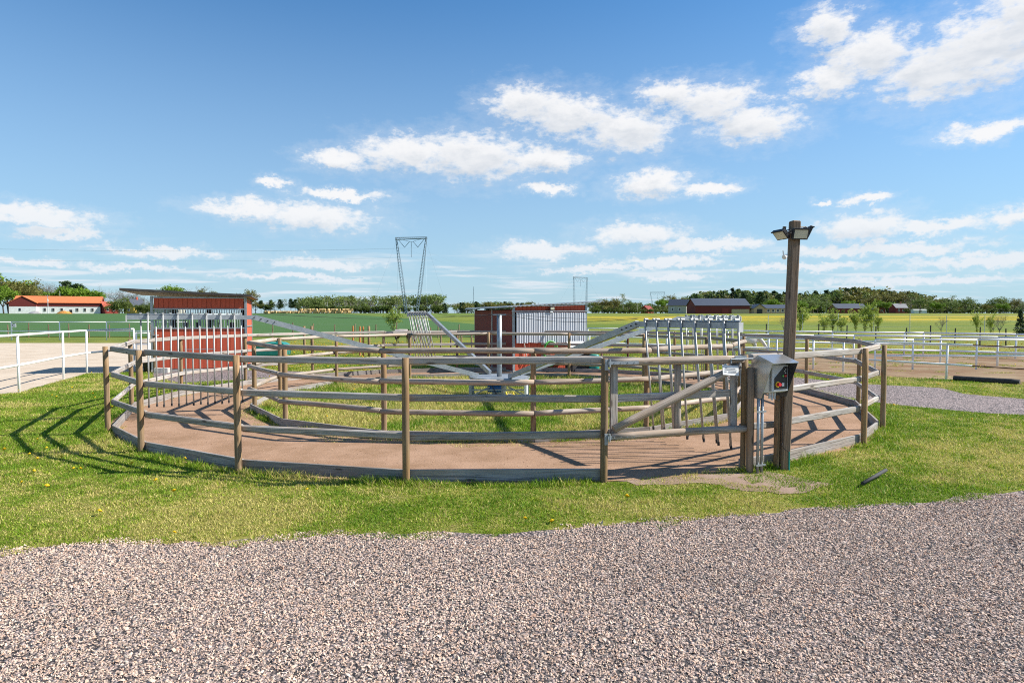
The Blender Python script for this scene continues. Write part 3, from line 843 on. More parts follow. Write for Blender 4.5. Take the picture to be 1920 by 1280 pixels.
MB().tube((0.58, -0.52, 0.16), (0.58, -0.52, 0.42), 0.04, n=10).build('filter_cylinder', M['white'], wk)
for dx in (0.15, 0.3): MB().tube((dx, -0.55, 0.2), (dx + 0.08, -0.75, 0.0), 0.018).build('hose_stub', M['yellowp'], wk)
MB().tube((0, 0, 0.49), (0, 0, 1.85), 0.056, n=16).build('centre_post', M['galv'], wk, smooth=True)
cp = MB().box((0, 0, 1.86), (0.30, 0.04, 0.03)).box((0, 0, 1.86), (0.04, 0.30, 0.03))
cp.build('cross_head', M['galv'], wk)


def pipe_mesh():
    m = MB(); m.tube((0, 0, 0), (0, 0, -1.60), 0.0135, 0.0135, 8, True); me = m.build('hanging_pipe', M['pipe'], None, smooth=True)
    d = me.data; bpy.data.objects.remove(me); return d


def small(m, name, mat):
    o = m.build(name, mat); d = o.data; bpy.data.objects.remove(o); return d


PIPE = pipe_mesh()
TIP = small(MB().tube((0, 0, -1.64), (0, 0, -1.595), 0.017, n=8), 'rubber_tip', M['rubber'])
CLIP = small(MB().box((0, 0, 0.0), (0.022, 0.085, 0.016)).tube((0, -0.028, 0.012), (0, 0.028, 0.012), 0.02, n=8), 'hanger_bracket', M['pipe'])
for ai, (ang, zb, sw, n2, wrow) in enumerate([(-154.5, 1.80, 0.085, 8, 0), (-64.5, 1.70, 0.10, 7, 1), (25.5, 1.78, 0.06, 7, 0), (115.5, 1.90, 0.21, 7, 0)]):
    d = ring(ang, 1.0); tn = Vector((-d.y, d.x, 0))
    if tn.x < 0: tn = -tn
    elbow = d * 5.05 + Vector((0, 0, zb)); tip = d * 7.12 + Vector((0, 0, zb))
    arm = MB().beam(d * 0.52 + Vector((0, 0, 0.53)), elbow, 0.065, 0.098).build('arm', M['galv'], wk)
    br = MB()
    for k in range(4): br.tube(d * (4.7 + 0.12 * k) - tn * 0.05 + Vector((0, 0, zb - 0.09 + 0.03 * k)), d * (4.7 + 0.12 * k) + tn * 0.05 + Vector((0, 0, zb - 0.09 + 0.03 * k)), 0.012, n=6)
    br.build('bolt', M['rubber'], arm)
    MB().beam(elbow - d * 0.04, tip, 0.06, 0.08).build('top_beam', M['galv'], wk)
    MB().tube(elbow + d * 0.22 + Vector((0, 0, .052)), tip + Vector((0, 0, .052)), 0.014, n=8).build('hanger_tube', M['galv'], wk, smooth=True)
    MB().box((0, 0, 0), (0.015, 0.07, 0.12), Matrix.Rotation(math.radians(ang), 3, 'Z')).build('end_plate', M['greyp'], wk).location = tip + d * 0.01 - Vector((0, 0, .02))
    for k in range(n2 * 2 - 1 if n2 == 8 else n2 * 2):
        t = (k + 0.6) / (n2 * 2)
        s_ = 1 if k % 2 else -1
        p = elbow.lerp(tip, 0.08 + 0.90 * t) + tn * 0.050 * s_ + Vector((0, 0, 0.058))
        ax = d; an = sw * random.uniform(0.75, 1.25)
        q = Quaternion(ax, -an if tn.dot(ax.cross(Vector((0, 0, -1)))) < 0 else an)
        vv = q @ Vector((0, 0, -1))
        if vv.dot(tn) < 0: q = q.inverted()
        q = q @ Quaternion((0, 0, 1), random.random()) if False else q
        o = link('hanging_pipe', PIPE, None, wk, p, q); link('rubber_tip', TIP, None, o)
        link('hanger_bracket', CLIP, None, wk, p - Vector((0, 0, 0.0)) - tn * 0.025 * s_, Quaternion((0, 0, 1), math.radians(ang)))
    w_ = MB(); a0 = Vector((0, 0, 1.87)) + d * 0.15
    for k in range(8):
        t0, t1 = k / 8, (k + 1) / 8; sag = lambda t: -0.10 * math.sin(math.pi * t)
        w_.tube(a0.lerp(elbow + Vector((0, 0, .08)), t0) + Vector((0, 0, sag(t0))), a0.lerp(elbow + Vector((0, 0, .08)), t1) + Vector((0, 0, sag(t1))), 0.004, n=5)
    w_.build('stay_wire', M['rubber'], wk)

# ------------------------------------------------------------------ shelters
def boards(parent, p0, p1, z0, z1, w, mat, thick=0.022, name='board', slope=0.0):
    """vertical boards side by side from p0 to p1 (local xy); slope raises z1 along the run"""
    p0, p1 = Vector(p0), Vector(p1); L = (p1 - p0).length; n = max(1, round(L / w)); d = (p1 - p0) / n
    ang = math.atan2(d.y, d.x); nv = Vector((-d.y, d.x)).normalized() * (thick + 0.012)
    q0, q1 = p0 + nv, p1 + nv
    MB().beam((q0.x, q0.y, (z0 + z1 + slope / 2) / 2), (q1.x, q1.y, (z0 + z1 + slope / 2) / 2), 0.012, z1 - z0 - 0.02).build('added_backing', M['darkred'], parent)  # dark panel added behind the boards to stop light showing through the gaps
    for k in range(n):
        c = p0 + d * (k + 0.5); zz1 = z1 + slope * (k + 0.5) / n
        hgt = zz1 - z0
        o = MB().box((0, 0, hgt / 2), (d.length - 0.007, thick + random.uniform(0, 0.002), hgt)).build(name, mat, parent, bevel=0.003)
        o.location = (c.x, c.y, z0); o.rotation_euler = (0, 0, ang)


def beamp(parent, name, a, b_, w, h, mat, up=(0, 0, 1)): return MB().beam(a, b_, w, h, up).build(name, mat, parent)


s1o = gp(287, 697.5)
s1 = thing('barred_shelter', 'red board horse shelter with barred opening and overhanging dark roof', 'shelter', (s1o.x, s1o.y, 0), math.radians(17))
W1, D1 = 2.86, 1.95
bk = MB().box((W1 / 2, D1 / 2, 0.03), (W1 + 0.1, D1 + 0.1, 0.10)).build('plinth', M['concrete'], s1)
boards(s1, (0.06, 0), (W1 - 0.06, 0), 0.10, 1.42, 0.145, M['red'])
boards(s1, (0.06, 0), (W1 - 0.06, 0), 2.10, 2.44, 0.145, M['red'])
boards(s1, (W1, 0.05), (W1, D1), 0.10, 2.44, 0.145, M['red'], slope=-0.05)
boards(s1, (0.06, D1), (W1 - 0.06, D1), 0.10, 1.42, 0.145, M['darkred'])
for x_, y_ in ((0, 0), (W1, 0), (0, D1), (W1, D1)): beamp(s1, 'corner_post', (x_, y_, 0.08), (x_, y_, 2.50), 0.075, 0.075, M['galv'], (1, 0, 0))
for z_ in (1.44, 2.08, 2.46): beamp(s1, 'frame_rail', (0.04, -0.012, z_), (W1 - 0.04, -0.012, z_), 0.05, 0.045, M['galv'])
beamp(s1, 'frame_rail', (W1 + 0.015, 0.04, 1.5), (W1 + 0.015, D1 - 0.04, 1.5), 0.05, 0.045, M['galv'])
BAR1 = small(MB().tube((0, 0, 1.45), (0, 0, 2.07), 0.011, n=6), 'bar', M['galv'])
for k in range(34): link('bar', BAR1, None, s1, (0.11 + k * (W1 - 0.22) / 33, -0.005, 0))
for k in range(34): link('bar', BAR1, None, s1, (0.11 + k * (W1 - 0.22) / 33, D1, 0))
for k in range(7): beamp(s1, 'stud', (0.3 + k * 0.38, D1 - 0.05, 1.40), (0.3 + k * 0.38, D1 - 0.05, 1.62 if k % 3 else 2.4), 0.14, 0.05, M['darkwood'], (0, 1, 0))
rf = MB().add([(-0.85, -0.3, 2.66), (W1 + 0.22, -0.3, 2.50), (W1 + 0.22, D1 + 0.4, 2.44), (-0.85, D1 + 0.4, 2.60),
               (-0.85, -0.3, 2.74), (W1 + 0.22, -0.3, 2.57), (W1 + 0.22, D1 + 0.4, 2.51), (-0.85, D1 + 0.4, 2.67)],
              [(0, 1, 2, 3), (4, 7, 6, 5), (0, 4, 5, 1), (1, 5, 6, 2), (2, 6, 7, 3), (3, 7, 4, 0)]).build('roof', M['roofing'], s1)
MB().add([(-0.83, -0.28, 2.654), (W1 + 0.2, -0.28, 2.494), (W1 + 0.2, D1 + 0.38, 2.434), (-0.83, D1 + 0.38, 2.594)], [(3, 2, 1, 0)]).build('soffit', M['plywood'], rf)
MB().beam((1.0, -0.35, 0.62), (1.95, -0.35, 0.62), 0.03, 0.03).beam((1.0, -0.35, 0.75), (1.95, -0.35, 0.75), 0.02, 0.02).beam((1.9, -0.35, 0), (1.9, -0.35, 0.7), .04, .04).beam((1.0, -0.35, 0), (1.0, -0.35, 0.7), .04, .04).build('tie_rail', M['galv'], s1)

s2o = gp(963, 698)
s2 = thing('strip_curtain_shelter', 'dark red horse shelter with clear strip curtain and thin sloping roof', 'shelter', (s2o.x, s2o.y, 0), math.radians(24))
W2, D2 = 2.72, 3.5
MB().box((W2 / 2, D2 / 2, 0.02), (W2 + 0.08, D2 + 0.08, 0.07)).build('plinth', M['concrete'], s2)
boards(s2, (0.05, 0), (W2 - 0.05, 0), 0.06, 1.12, 0.135, M['red'])
boards(s2, (0.05, 0), (W2 - 0.05, 0), 1.95, 2.14, 0.135, M['red'], slope=0.08)
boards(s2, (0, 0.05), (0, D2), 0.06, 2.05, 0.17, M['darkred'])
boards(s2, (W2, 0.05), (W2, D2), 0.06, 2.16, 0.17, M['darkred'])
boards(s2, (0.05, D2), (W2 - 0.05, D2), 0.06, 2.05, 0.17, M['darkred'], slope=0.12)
for x_, y_, z_ in ((0, 0, 2.16), (W2, 0, 2.26), (-0.02, D2 / 2, 2.1), (0, D2, 2.1), (W2, D2, 2.24)): beamp(s2, 'corner_post', (x_, y_, 0.05), (x_, y_, z_), 0.07, 0.07, M['galv'], (1, 0, 0))
beamp(s2, 'curtain_rail', (-0.1, -0.09, 2.0), (W2 + 0.08, -0.09, 2.02), 0.035, 0.035, M['galv'])
beamp(s2, 'frame_rail', (0.03, -0.02, 2.165), (W2 - 0.03, -0.02, 2.245), 0.04, 0.04, M['galv'])
for k in range(30):
    x0 = 0.06 + k * (W2 - 0.12) / 30; wd = (W2 - 0.12) / 30 * 0.97
    m_ = MB(); ya = [-0.075 - 0.018 * math.sin(math.pi * q / 4) - (0.006 if k % 2 else 0) for q in range(5)]; zl = 0.96 + random.uniform(-.015, .015)
    vs = [(x0 + wd * q / 4, ya[q], zz_) for zz_ in (zl, 1.97) for q in range(5)]
    m_.add(vs, [(q, q + 1, q + 6, q + 5) for q in range(4)]); m_.build('curtain_strip', M['curtain'], s2, smooth=True)
r2 = MB()
nc = 46; vs = []
for k in range(nc + 1):
    t = k / nc; x_ = lerp(-0.32, W2 + 0.62, t); z_ = lerp(2.13, 2.34, t) + 0.012 * (1 if k % 2 else -1)
    vs += [(x_, -0.2, z_), (x_, D2 + 0.3, z_ - 0.02), (x_, -0.2, z_ + 0.03), (x_, D2 + 0.3, z_ + 0.01)]
fs = []
for k in range(nc): a = 4 * k; fs += [(a, a + 1, a + 5, a + 4), (a + 2, a + 6, a + 7, a + 3), (a, a + 4, a + 6, a + 2), (a + 1, a + 3, a + 7, a + 5)]
fs += [(0, 2, 3, 1), (4 * nc, 4 * nc + 1, 4 * nc + 3, 4 * nc + 2)]
r2.add(vs, fs).build('roof', M['galv'], s2)
MB().box((1.35, -0.13, 2.10), (0.17, 0.05, 0.11)).tube((1.05, -0.02, 2.0), (1.3, -0.12, 2.1), 0.008).build('floodlight', M['black'], s2)
MB().box((1.35, -0.158, 2.10), (0.14, 0.004, 0.085)).build('lens', M['lamp_glass'], s2)
MB().box((1.33, -0.12, 2.0), (0.09, 0.03, 0.06)).build('junction_box', M['white'], s2)

s2m = s2.matrix_basis.copy() if False else Matrix.Translation(s2.location) @ Matrix.Rotation(s2.rotation_euler.z, 4, 'Z')
def on_s2(x, y, z): return s2m @ Vector((x, y, z))
hp = MB()
for k in range(6):
    rr = 0.26 + 0.02 * (k % 3); oy = -0.04 - 0.022 * k
    pts = [(rr * 0.85 * math.sin(t) + random.uniform(-.012, .012), oy + random.uniform(-.01, .01), rr * 1.15 * math.cos(t) - 0.05 + (0.10 * (k % 2) - 0.16 if math.cos(t) < -.5 else 0)) for t in np.linspace(0, 6.283, 21)]
    hp.path(pts, 0.014, 6)
hc = hp.build('hose_coil', M['hose']); tag(hc, 'bright green garden hose coiled on the shelter wall', 'hose')
hc.matrix_world = s2m @ Matrix.Translation((1.28, -0.05, 0.72))
rp = MB().path([(0, 0, 0), (0.02, -0.02, 0.1), (-0.01, -0.03, 0.25), (0.03, -0.02, 0.38), (0.0, -0.01, 0.46)], 0.016, 6).path([(0, 0, 0.05), (0.08, -0.02, -0.1), (0.06, -0.02, -0.32), (0.02, -0.02, -0.4), (-0.03, -0.02, -0.3), (-0.01, -0.02, 0)], 0.012, 6).path([(-0.08, 0, 0.44), (0.08, 0, 0.44)], 0.02).build('rope_halter', M['rope'])
tag(rp, 'pale rope halter hanging beside the green hose', 'halter'); rp.matrix_world = s2m @ Matrix.Translation((0.36, -0.05, 0.68))
bn = thing('feed_bin', 'grey sloped lid feed bin standing beside the strip curtain shelter', 'feed bin', on_s2(1.85, -0.5, 0), s2.rotation_euler.z)
MB().box((0.3, 0, 0.33), (0.74, 0.5, 0.7)).build('bin_body', M['darkwood'], bn, bevel=0.01)
MB().add([(-0.12, -0.32, 0.70), (0.72, -0.32, 0.70), (0.62, 0.27, 0.97), (-0.02, 0.27, 0.97), (-0.12, -0.32, 0.73), (0.72, -0.32, 0.73), (0.62, 0.27, 1.0), (-0.02, 0.27, 1.0)],
         [(0, 1, 2, 3), (4, 7, 6, 5), (0, 4, 5, 1), (1, 5, 6, 2), (2, 6, 7, 3), (3, 7, 4, 0)]).build('bin_lid', M['greyp'], bn)


def lathe(prof, n=16):
    m = MB(); vs = []; fs = []
    for r_, z_ in prof:
        for k in range(n): vs.append((r_ * math.cos(6.28318 * k / n), r_ * math.sin(6.28318 * k / n), z_))
    for q in range(len(prof) - 1):
        for k in range(n): fs.append((q * n + k, q * n + (k + 1) % n, (q + 1) * n + (k + 1) % n, (q + 1) * n + k))
    fs += [tuple(range(n))[::-1], tuple((len(prof) - 1) * n + k for k in range(n))]
    return m.add(vs, fs)


bp = gp(1114, 697)
ba = lathe([(0.15, 0.0), (0.17, 0.02), (0.175, 0.25), (0.165, 0.27), (0.175, 0.29), (0.175, 0.5), (0.16, 0.53), (0.165, 0.56), (0.12, 0.58)]).build('water_barrel', M['teal'], None, smooth=True)
ba.location = bp; tag(ba, 'teal plastic barrel standing beside the grey feed bin', 'barrel')
tp = gp(510, 668)
tr = thing('water_tank', 'dark teal plastic tank lying in the grass behind the round fences', 'tank', tp, math.radians(8))
MB().prism([(-0.75, 0.05), (0.75, 0.05), (0.8, 0.3), (0.75, 0.55), (0.55, 0.66), (-0.55, 0.66), (-0.8, 0.45)], -0.4, 0.4, lambda a, b, h: (a, h, b)).build('tank_body', M['teal'], tr, bevel=0.04)
MB().tube((0.35, -0.1, 0.66), (0.35, -0.1, 0.72), 0.14, n=14).build('tank_lid', M['teal'], tr)
for dx in (-.5, .5): MB().box((dx, 0, 0.03), (0.1, 0.7, 0.08)).build('skid', M['darkwood'], tr)
gpp = gp(291, 699)
gps = thing('gate_post', 'short round timber post with flat cap by the barred shelter', 'post', gpp)
log('post_shaft', (0, 0, -0.2), (0, 0, 1.2), 0.06, M['post'], gps, 12, 4)
MB().box((0, 0, 1.22), (0.19, 0.19, 0.03)).build('post_cap', M['rail'], gps)
blk = MB().box((0, 0, 0.08), (0.42, 0.25, 0.17)).build('concrete_block', M['concrete'], None, bevel=0.01); blk.location = gp(304, 699); blk.rotation_euler.z = 0.2
tag(blk, 'pale concrete block lying at the capped timber post', 'block')
bk_ = lathe([(0.15, 0), (0.2, 0.32), (0.21, 0.34), (0.19, 0.35)]).build('feed_bucket', M['black'], None, smooth=True); bk_.location = gp(280, 697); tag(bk_, 'black feed bucket beside the barred shelter corner', 'bucket')

# ------------------------------------------------------------------ white arena rails
def rail_fence(name, label, pts, h, levels, r, pr=0.028, mat='white', group=None, over=0.0, rail_pts=None):
    c = pts[0]; t = thing(name, label, 'fence', (c.x, c.y, 0), 0, group)
    L = [p - Vector((c.x, c.y, 0)) for p in pts]
    for p in L: MB().tube((p.x, p.y, p.z - 0.2), (p.x + random.uniform(-.02, .02), p.y, p.z + h), pr, n=10).build('post', M[mat], t, smooth=True)
    RL = L if rail_pts is None else [p - Vector((c.x, c.y, 0)) for p in rail_pts]
    for z_ in levels:
        for a, b_ in zip(RL[:-1], RL[1:]):
            MB().tube((a.x, a.y, a.z + z_), (b_.x, b_.y, b_.z + z_), r, n=10).build('rail', M[mat], t, smooth=True)
    return t


aw = rail_fence('arena_rail', 'thick white tubular arena rail curving along the lawn edge', [gp(-70, 764), gp(36, 736), gp(119, 711), gp(163, 700), gp(252, 687)], 1.36, [1.38, 0.66], 0.032, 0.03)
for p in ((gp(-70, 764)),): pass
fa = rail_fence('arena_far_rail', 'thin white arena rail along the far edge of the sand', [gp(x, 639.5) for x in (-70, 22, 112, 200, 288, 350)], 1.44, [1.45, 0.76], 0.04, 0.04)
lt = MB().box((0, 0, 0), (0.34, 0.02, 0.28)).build('letter_board', M['white']); p = gp(26, 639.5); lt.location = (p.x + 0.1, p.y - 0.1, 1.2); tag(lt, 'small white dressage letter board on the far arena rail', 'letter board')
fc = bpy.data.curves.new('letter', 'FONT'); fc.body = 'C'; fc.size = 0.3; fc.extrude = 0.004; fc.align_x = 'CENTER'; fc.align_y = 'CENTER'; fc.materials.append(M['black'])
ft_ = bpy.data.objects.new('letter_text', fc); COL.objects.link(ft_); lm_ = bpy.data.meshes.new_from_object(ft_.evaluated_get(bpy.context.evaluated_depsgraph_get())); bpy.data.objects.remove(ft_)
fo_ = link('letter', lm_, M['black'], lt); fo_.location = (0, -0.016, 0); fo_.rotation_euler = (math.pi / 2, 0, 0)
mtp = rail_fence('mounting_frame', 'low white pipe frame at the arena corner beside the shelter', [gp(256, 672), gp(281, 672)], 1.15, [1.12, 0.62], 0.03, 0.035)
rail_fence('paddock_rail', 'white paddock rail closest to the gravel path ending in a brown rope', [gp(1455, 687), gp(1525, 692), gp(1581, 697), gp(1774, 712)], 1.03, [1.03, 0.45], 0.030, 0.030,
           rail_pts=[gp(1400, 683), gp(1525, 692), gp(1581, 697), gp(1774, 712), gp(1822, 716)])
ra, rb = gp(1822, 716), gp(1990, 727)
rpn = MB()
for z_ in (1.03, 0.45): rpn.tube((ra.x, ra.y, z_), (rb.x, rb.y, z_ - 0.03), 0.016, n=6)
tag(rpn.build('closing_rope', M['rust']), 'brown rope pair closing the gap after the white paddock rail', 'rope')
rail_fence('paddock_rail', 'straight white paddock rail behind the lying dark log', [gp(x, 692.5) for x in (1640, 1711, 1830, 1925, 2020)], 1.02, [1.03, 0.47], 0.036, 0.032)
rail_fence('paddock_rail', 'long white rail crossing the paddock between shelter and saplings', [gp(*q) for q in ((1105, 660), (1175, 663), (1250, 666), (1330, 670), (1440, 675), (1525, 677), (1600, 678), (1763, 681), (1870, 686), (1960, 690))], 1.05, [1.06, 0.5], 0.042, 0.036)
rail_fence('paddock_rail', 'farthest white paddock rail next to the flowering meadow', [gp(*q) for q in ((1102, 644), (1160, 646), (1215, 648), (1290, 651), (1365, 654), (1440, 658), (1560, 661), (1695, 664.5), (1731, 665), (1904, 672), (1980, 675))], 1.05, [1.06, 0.5], 0.045, 0.038)

lg = log('fallen_log', gp(1788, 713) + Vector((0, 0, 0.07)), gp(1912, 721) + Vector((0, 0, 0.07)), 0.075, M['darkwood'], None, 12, 8, wob=0.08)
tag(lg, 'dark weathered log lying on grass beside the paddock', 'log')
a, b_ = gp(1617, 913) + Vector((0, 0, 0.04)), gp(1661, 893) + Vector((0, 0, 0.075))
pp = MB().tube(a, b_, 0.019, 0.019, 14).build('plastic_pipe', M['rubber'], None, smooth=True)
tag(pp, 'short black plastic pipe poking out of the lawn', 'pipe')

# thin pasture fences
def wire_fence(label, pts, h, mat, n, group, r=0.035, wires=(0.95, 0.6)):
    c = pts[0]; t = thing('wire_fence', label, 'fence', c, 0, group)
    tot = []
    for a, b_ in zip(pts[:-1], pts[1:]):
        for k in range(n): tot.append(a.lerp(b_, k / n))
    tot.append(pts[-1]); tot = [Vector((p.x, p.y, zt(p.y))) for p in tot]
    for p in tot:
        q = p - c; MB().tube((q.x, q.y, q.z - 0.3), (q.x + random.uniform(-.04, .04), q.y, q.z + h * random.uniform(0.88, 1.1)), r, n=7).build('post', M[mat], t)
    for z_ in wires:
        m_ = MB()
        for a, b_ in zip(tot[:-1], tot[1:]): m_.tube(a - c + Vector((0, 0, z_ * h)), b_ - c + Vector((0, 0, z_ * h)), 0.006, n=4)
        m_.build('wire', M['galv'], t)


wire_fence('thin wire fence with grey posts behind the arena and walker', [far(-60, 52), far(860, 51)], 1.15, 'pole', 24, None, 0.045)
wire_fence('dark post wire fence at the near edge of the flowering meadow', [far(1390, 50), far(1700, 44), far(1990, 40)], 1.2, 'darkwood', 6, None, 0.04)
wire_fence('tall pale post wire fence among the saplings', [far(1440, 62), far(1990, 58)], 1.7, 'greyp', 8, None, 0.03, (0.95, 0.7))
wire_fence('short post wire fence round the mown paddock beside the dark red wall', [far(770, 38), far(905, 36)], 1.15, 'pole', 7, None, 0.05)
for (x_, y_) in ((662, 664), (675, 667), (681, 668)):
    o = MB().tube((0, 0, -0.1), (0.01, 0, 1.35), 0.045, n=8).tube((0.01, 0, 1.35), (0.01, 0, 1.39), 0.03, n=8).build('marker_stake', M['orange']); o.location = gp(x_, y_)
    tag(o, 'slim orange brown stake standing in the dandelion grass', 'stake', 'orange stakes behind the walker')
for (x_, y_) in ((571, 668), (585, 667), (692, 668)):
    o = log('old_post', (0, 0, -0.1), (0, 0, 1.3), 0.06, M['post'], None, 10, 3); o.location = gp(x_, y_)
    tag(o, 'stout grey brown post standing in the dandelion grass', 'post', 'old posts behind the walker')
ep = thing('electric_fence_post', 'rusty red post with black insulators behind the walker fence', 'post', gp(1177, 676))
MB().tube((0, 0, -0.1), (0, 0, 1.08), 0.045, n=10).build('post_shaft', M['rust'], ep)
for z_ in (0.45, 0.8, 1.0): MB().tube((-0.05, -0.02, z_), (-0.16, -0.04, z_), 0.025, n=8).build('insulator', M['black'], ep)

# ------------------------------------------------------------------ horses
def horse(name, label, loc, rz, s, body, dark, blanket=None, graze=True):
    """skeleton grown to a body; +X is forward, 1 unit = height at the withers"""
    J, Eg, Rd = [], [], []
    def v(p, r): J.append(Vector(p)); Rd.append(r); return len(J) - 1
    def ch(idx):
        for a, b_ in zip(idx[:-1], idx[1:]): Eg.append((a, b_))
    rump = v((-0.52, 0, 0.82), 0.15); loin = v((-0.28, 0, 0.80), 0.19); belly = v((0.0, 0, 0.74), 0.20); chest = v((0.27, 0, 0.76), 0.19); sh = v((0.42, 0, 0.84), 0.13)
    ch([rump, loin, belly, chest, sh])
    if graze: nk = [((0.60, 0, 0.72), 0.10), ((0.76, 0, 0.50), 0.075), ((0.84, 0, 0.36), 0.075), ((0.90, 0, 0.22), 0.055), ((0.935, 0, 0.11), 0.042)]
    else: nk = [((0.56, 0, 1.02), 0.11), ((0.68, 0, 1.24), 0.08), ((0.78, 0, 1.30), 0.08), ((0.92, 0, 1.20), 0.055), ((1.02, 0, 1.11), 0.045)]
    ids = [sh] + [v(*k) for k in nk]; ch(ids)
    for sy in (-1, 1):
        ch([chest, v((0.33, sy * 0.10, 0.58), 0.075), v((0.34, sy * 0.10, 0.32), 0.042), v((0.33, sy * 0.10, 0.12), 0.03), v((0.35, sy * 0.10, 0.02), 0.042)])
        ch([rump, v((-0.46, sy * 0.10, 0.62), 0.10), v((-0.40, sy * 0.10, 0.50), 0.065), v((-0.55, sy * 0.10, 0.34), 0.042), v((-0.53, sy * 0.10, 0.13), 0.03), v((-0.50, sy * 0.10, 0.02), 0.042)])
        e = ids[3]; ch([e, v(J[e] + Vector((-0.06 if graze else -0.02, sy * 0.05, 0.10)), 0.016)])
    me = bpy.data.meshes.new('body'); me.from_pydata(J, Eg, [])
    root = thing(name, label, 'horse', loc, rz); root.scale = (s, s, s)
    o = link('body', me, body, root)
    md = o.modifiers.new('skin', 'SKIN'); md.use_smooth_shade = True
    for k, sv in enumerate(me.skin_vertices[0].data): sv.radius = (Rd[k], Rd[k]); sv.use_root = (k == 0)
    o.modifiers.new('sub', 'SUBSURF').levels = 1; o.modifiers['sub'].render_levels = 2
    MB().path([(-0.64, 0, 0.86), (-0.71, 0, 0.70), (-0.72, 0, 0.45), (-0.69, 0, 0.28)], 0.04, 7).build('tail', dark, root)
    m_ = MB()
    for k in range(8):
        t = k / 7; q = Vector((0.40, 0, 0.98)).lerp(Vector((0.80, 0, 0.50)) if graze else Vector((0.68, 0, 1.34)), t); m_.box(q, (0.07, 0.03, 0.10))
    m_.build('mane', dark, root)
    if blanket:
        vs, fs = [], []; xs = np.linspace(-0.66, 0.40, 8)
        for x_ in xs:
            for k in range(11):
                t = math.radians(-115 + 23 * k); rr = 0.225 if -0.5 < x_ < 0.35 else 0.20
                vs.append((x_, rr * math.sin(t), 0.795 + rr * 1.03 * math.cos(t)))
        for a in range(7):
            for k in range(10): q = a * 11 + k; fs.append((q, q + 1, q + 12, q + 11))
        MB().add(vs, fs).build('rug', blanket, root, smooth=True)
    return root


M['bay'] = plain('bay_coat', (0.07, 0.028, 0.014), 0.6); M['mane_dark'] = plain('dark_mane', (0.015, 0.012, 0.01), 0.8)
M['grey_coat'] = plain('white_coat', (0.66, 0.63, 0.58), 0.7); M['rug'] = plain('pale_horse_rug', (0.58, 0.48, 0.42), 0.9)
horse('grazing_horse', 'dark brown horse in a pale rug grazing behind the walker', gp(757, 643), math.radians(-20), 0.95, M['bay'], M['mane_dark'], M['rug'])
horse('grazing_horse', 'white horse lowering its head beside the white paddock rails', gp(1400, 668), math.radians(-8), 1.05, M['grey_coat'], M['rope'], None)

# ------------------------------------------------------------------ farm buildings
def ext(name, col, rough=0.8): return plain(name, col, rough, 0, 0.1, 1.5)


M['tile_orange'] = ext('orange_tile', (0.60, 0.16, 0.055)); M['barn_red'] = ext('barn_red', (0.16, 0.022, 0.018)); M['limewash'] = ext('limewash', (0.74, 0.74, 0.72))
M['slate'] = ext('dark_roof', (0.055, 0.065, 0.085), 0.5); M['ochre'] = ext('ochre_wall', (0.62, 0.42, 0.08)); M['brick'] = ext('yellow_brick', (0.50, 0.36, 0.20))
M['greywall'] = ext('grey_plaster', (0.42, 0.41, 0.36)); M['glass'] = plain('window_glass', (0.03, 0.035, 0.045), 0.15); M['redtile'] = ext('red_tile', (0.42, 0.085, 0.05))
M['falu'] = ext('red_cottage', (0.22, 0.03, 0.022)); M['hedge'] = None


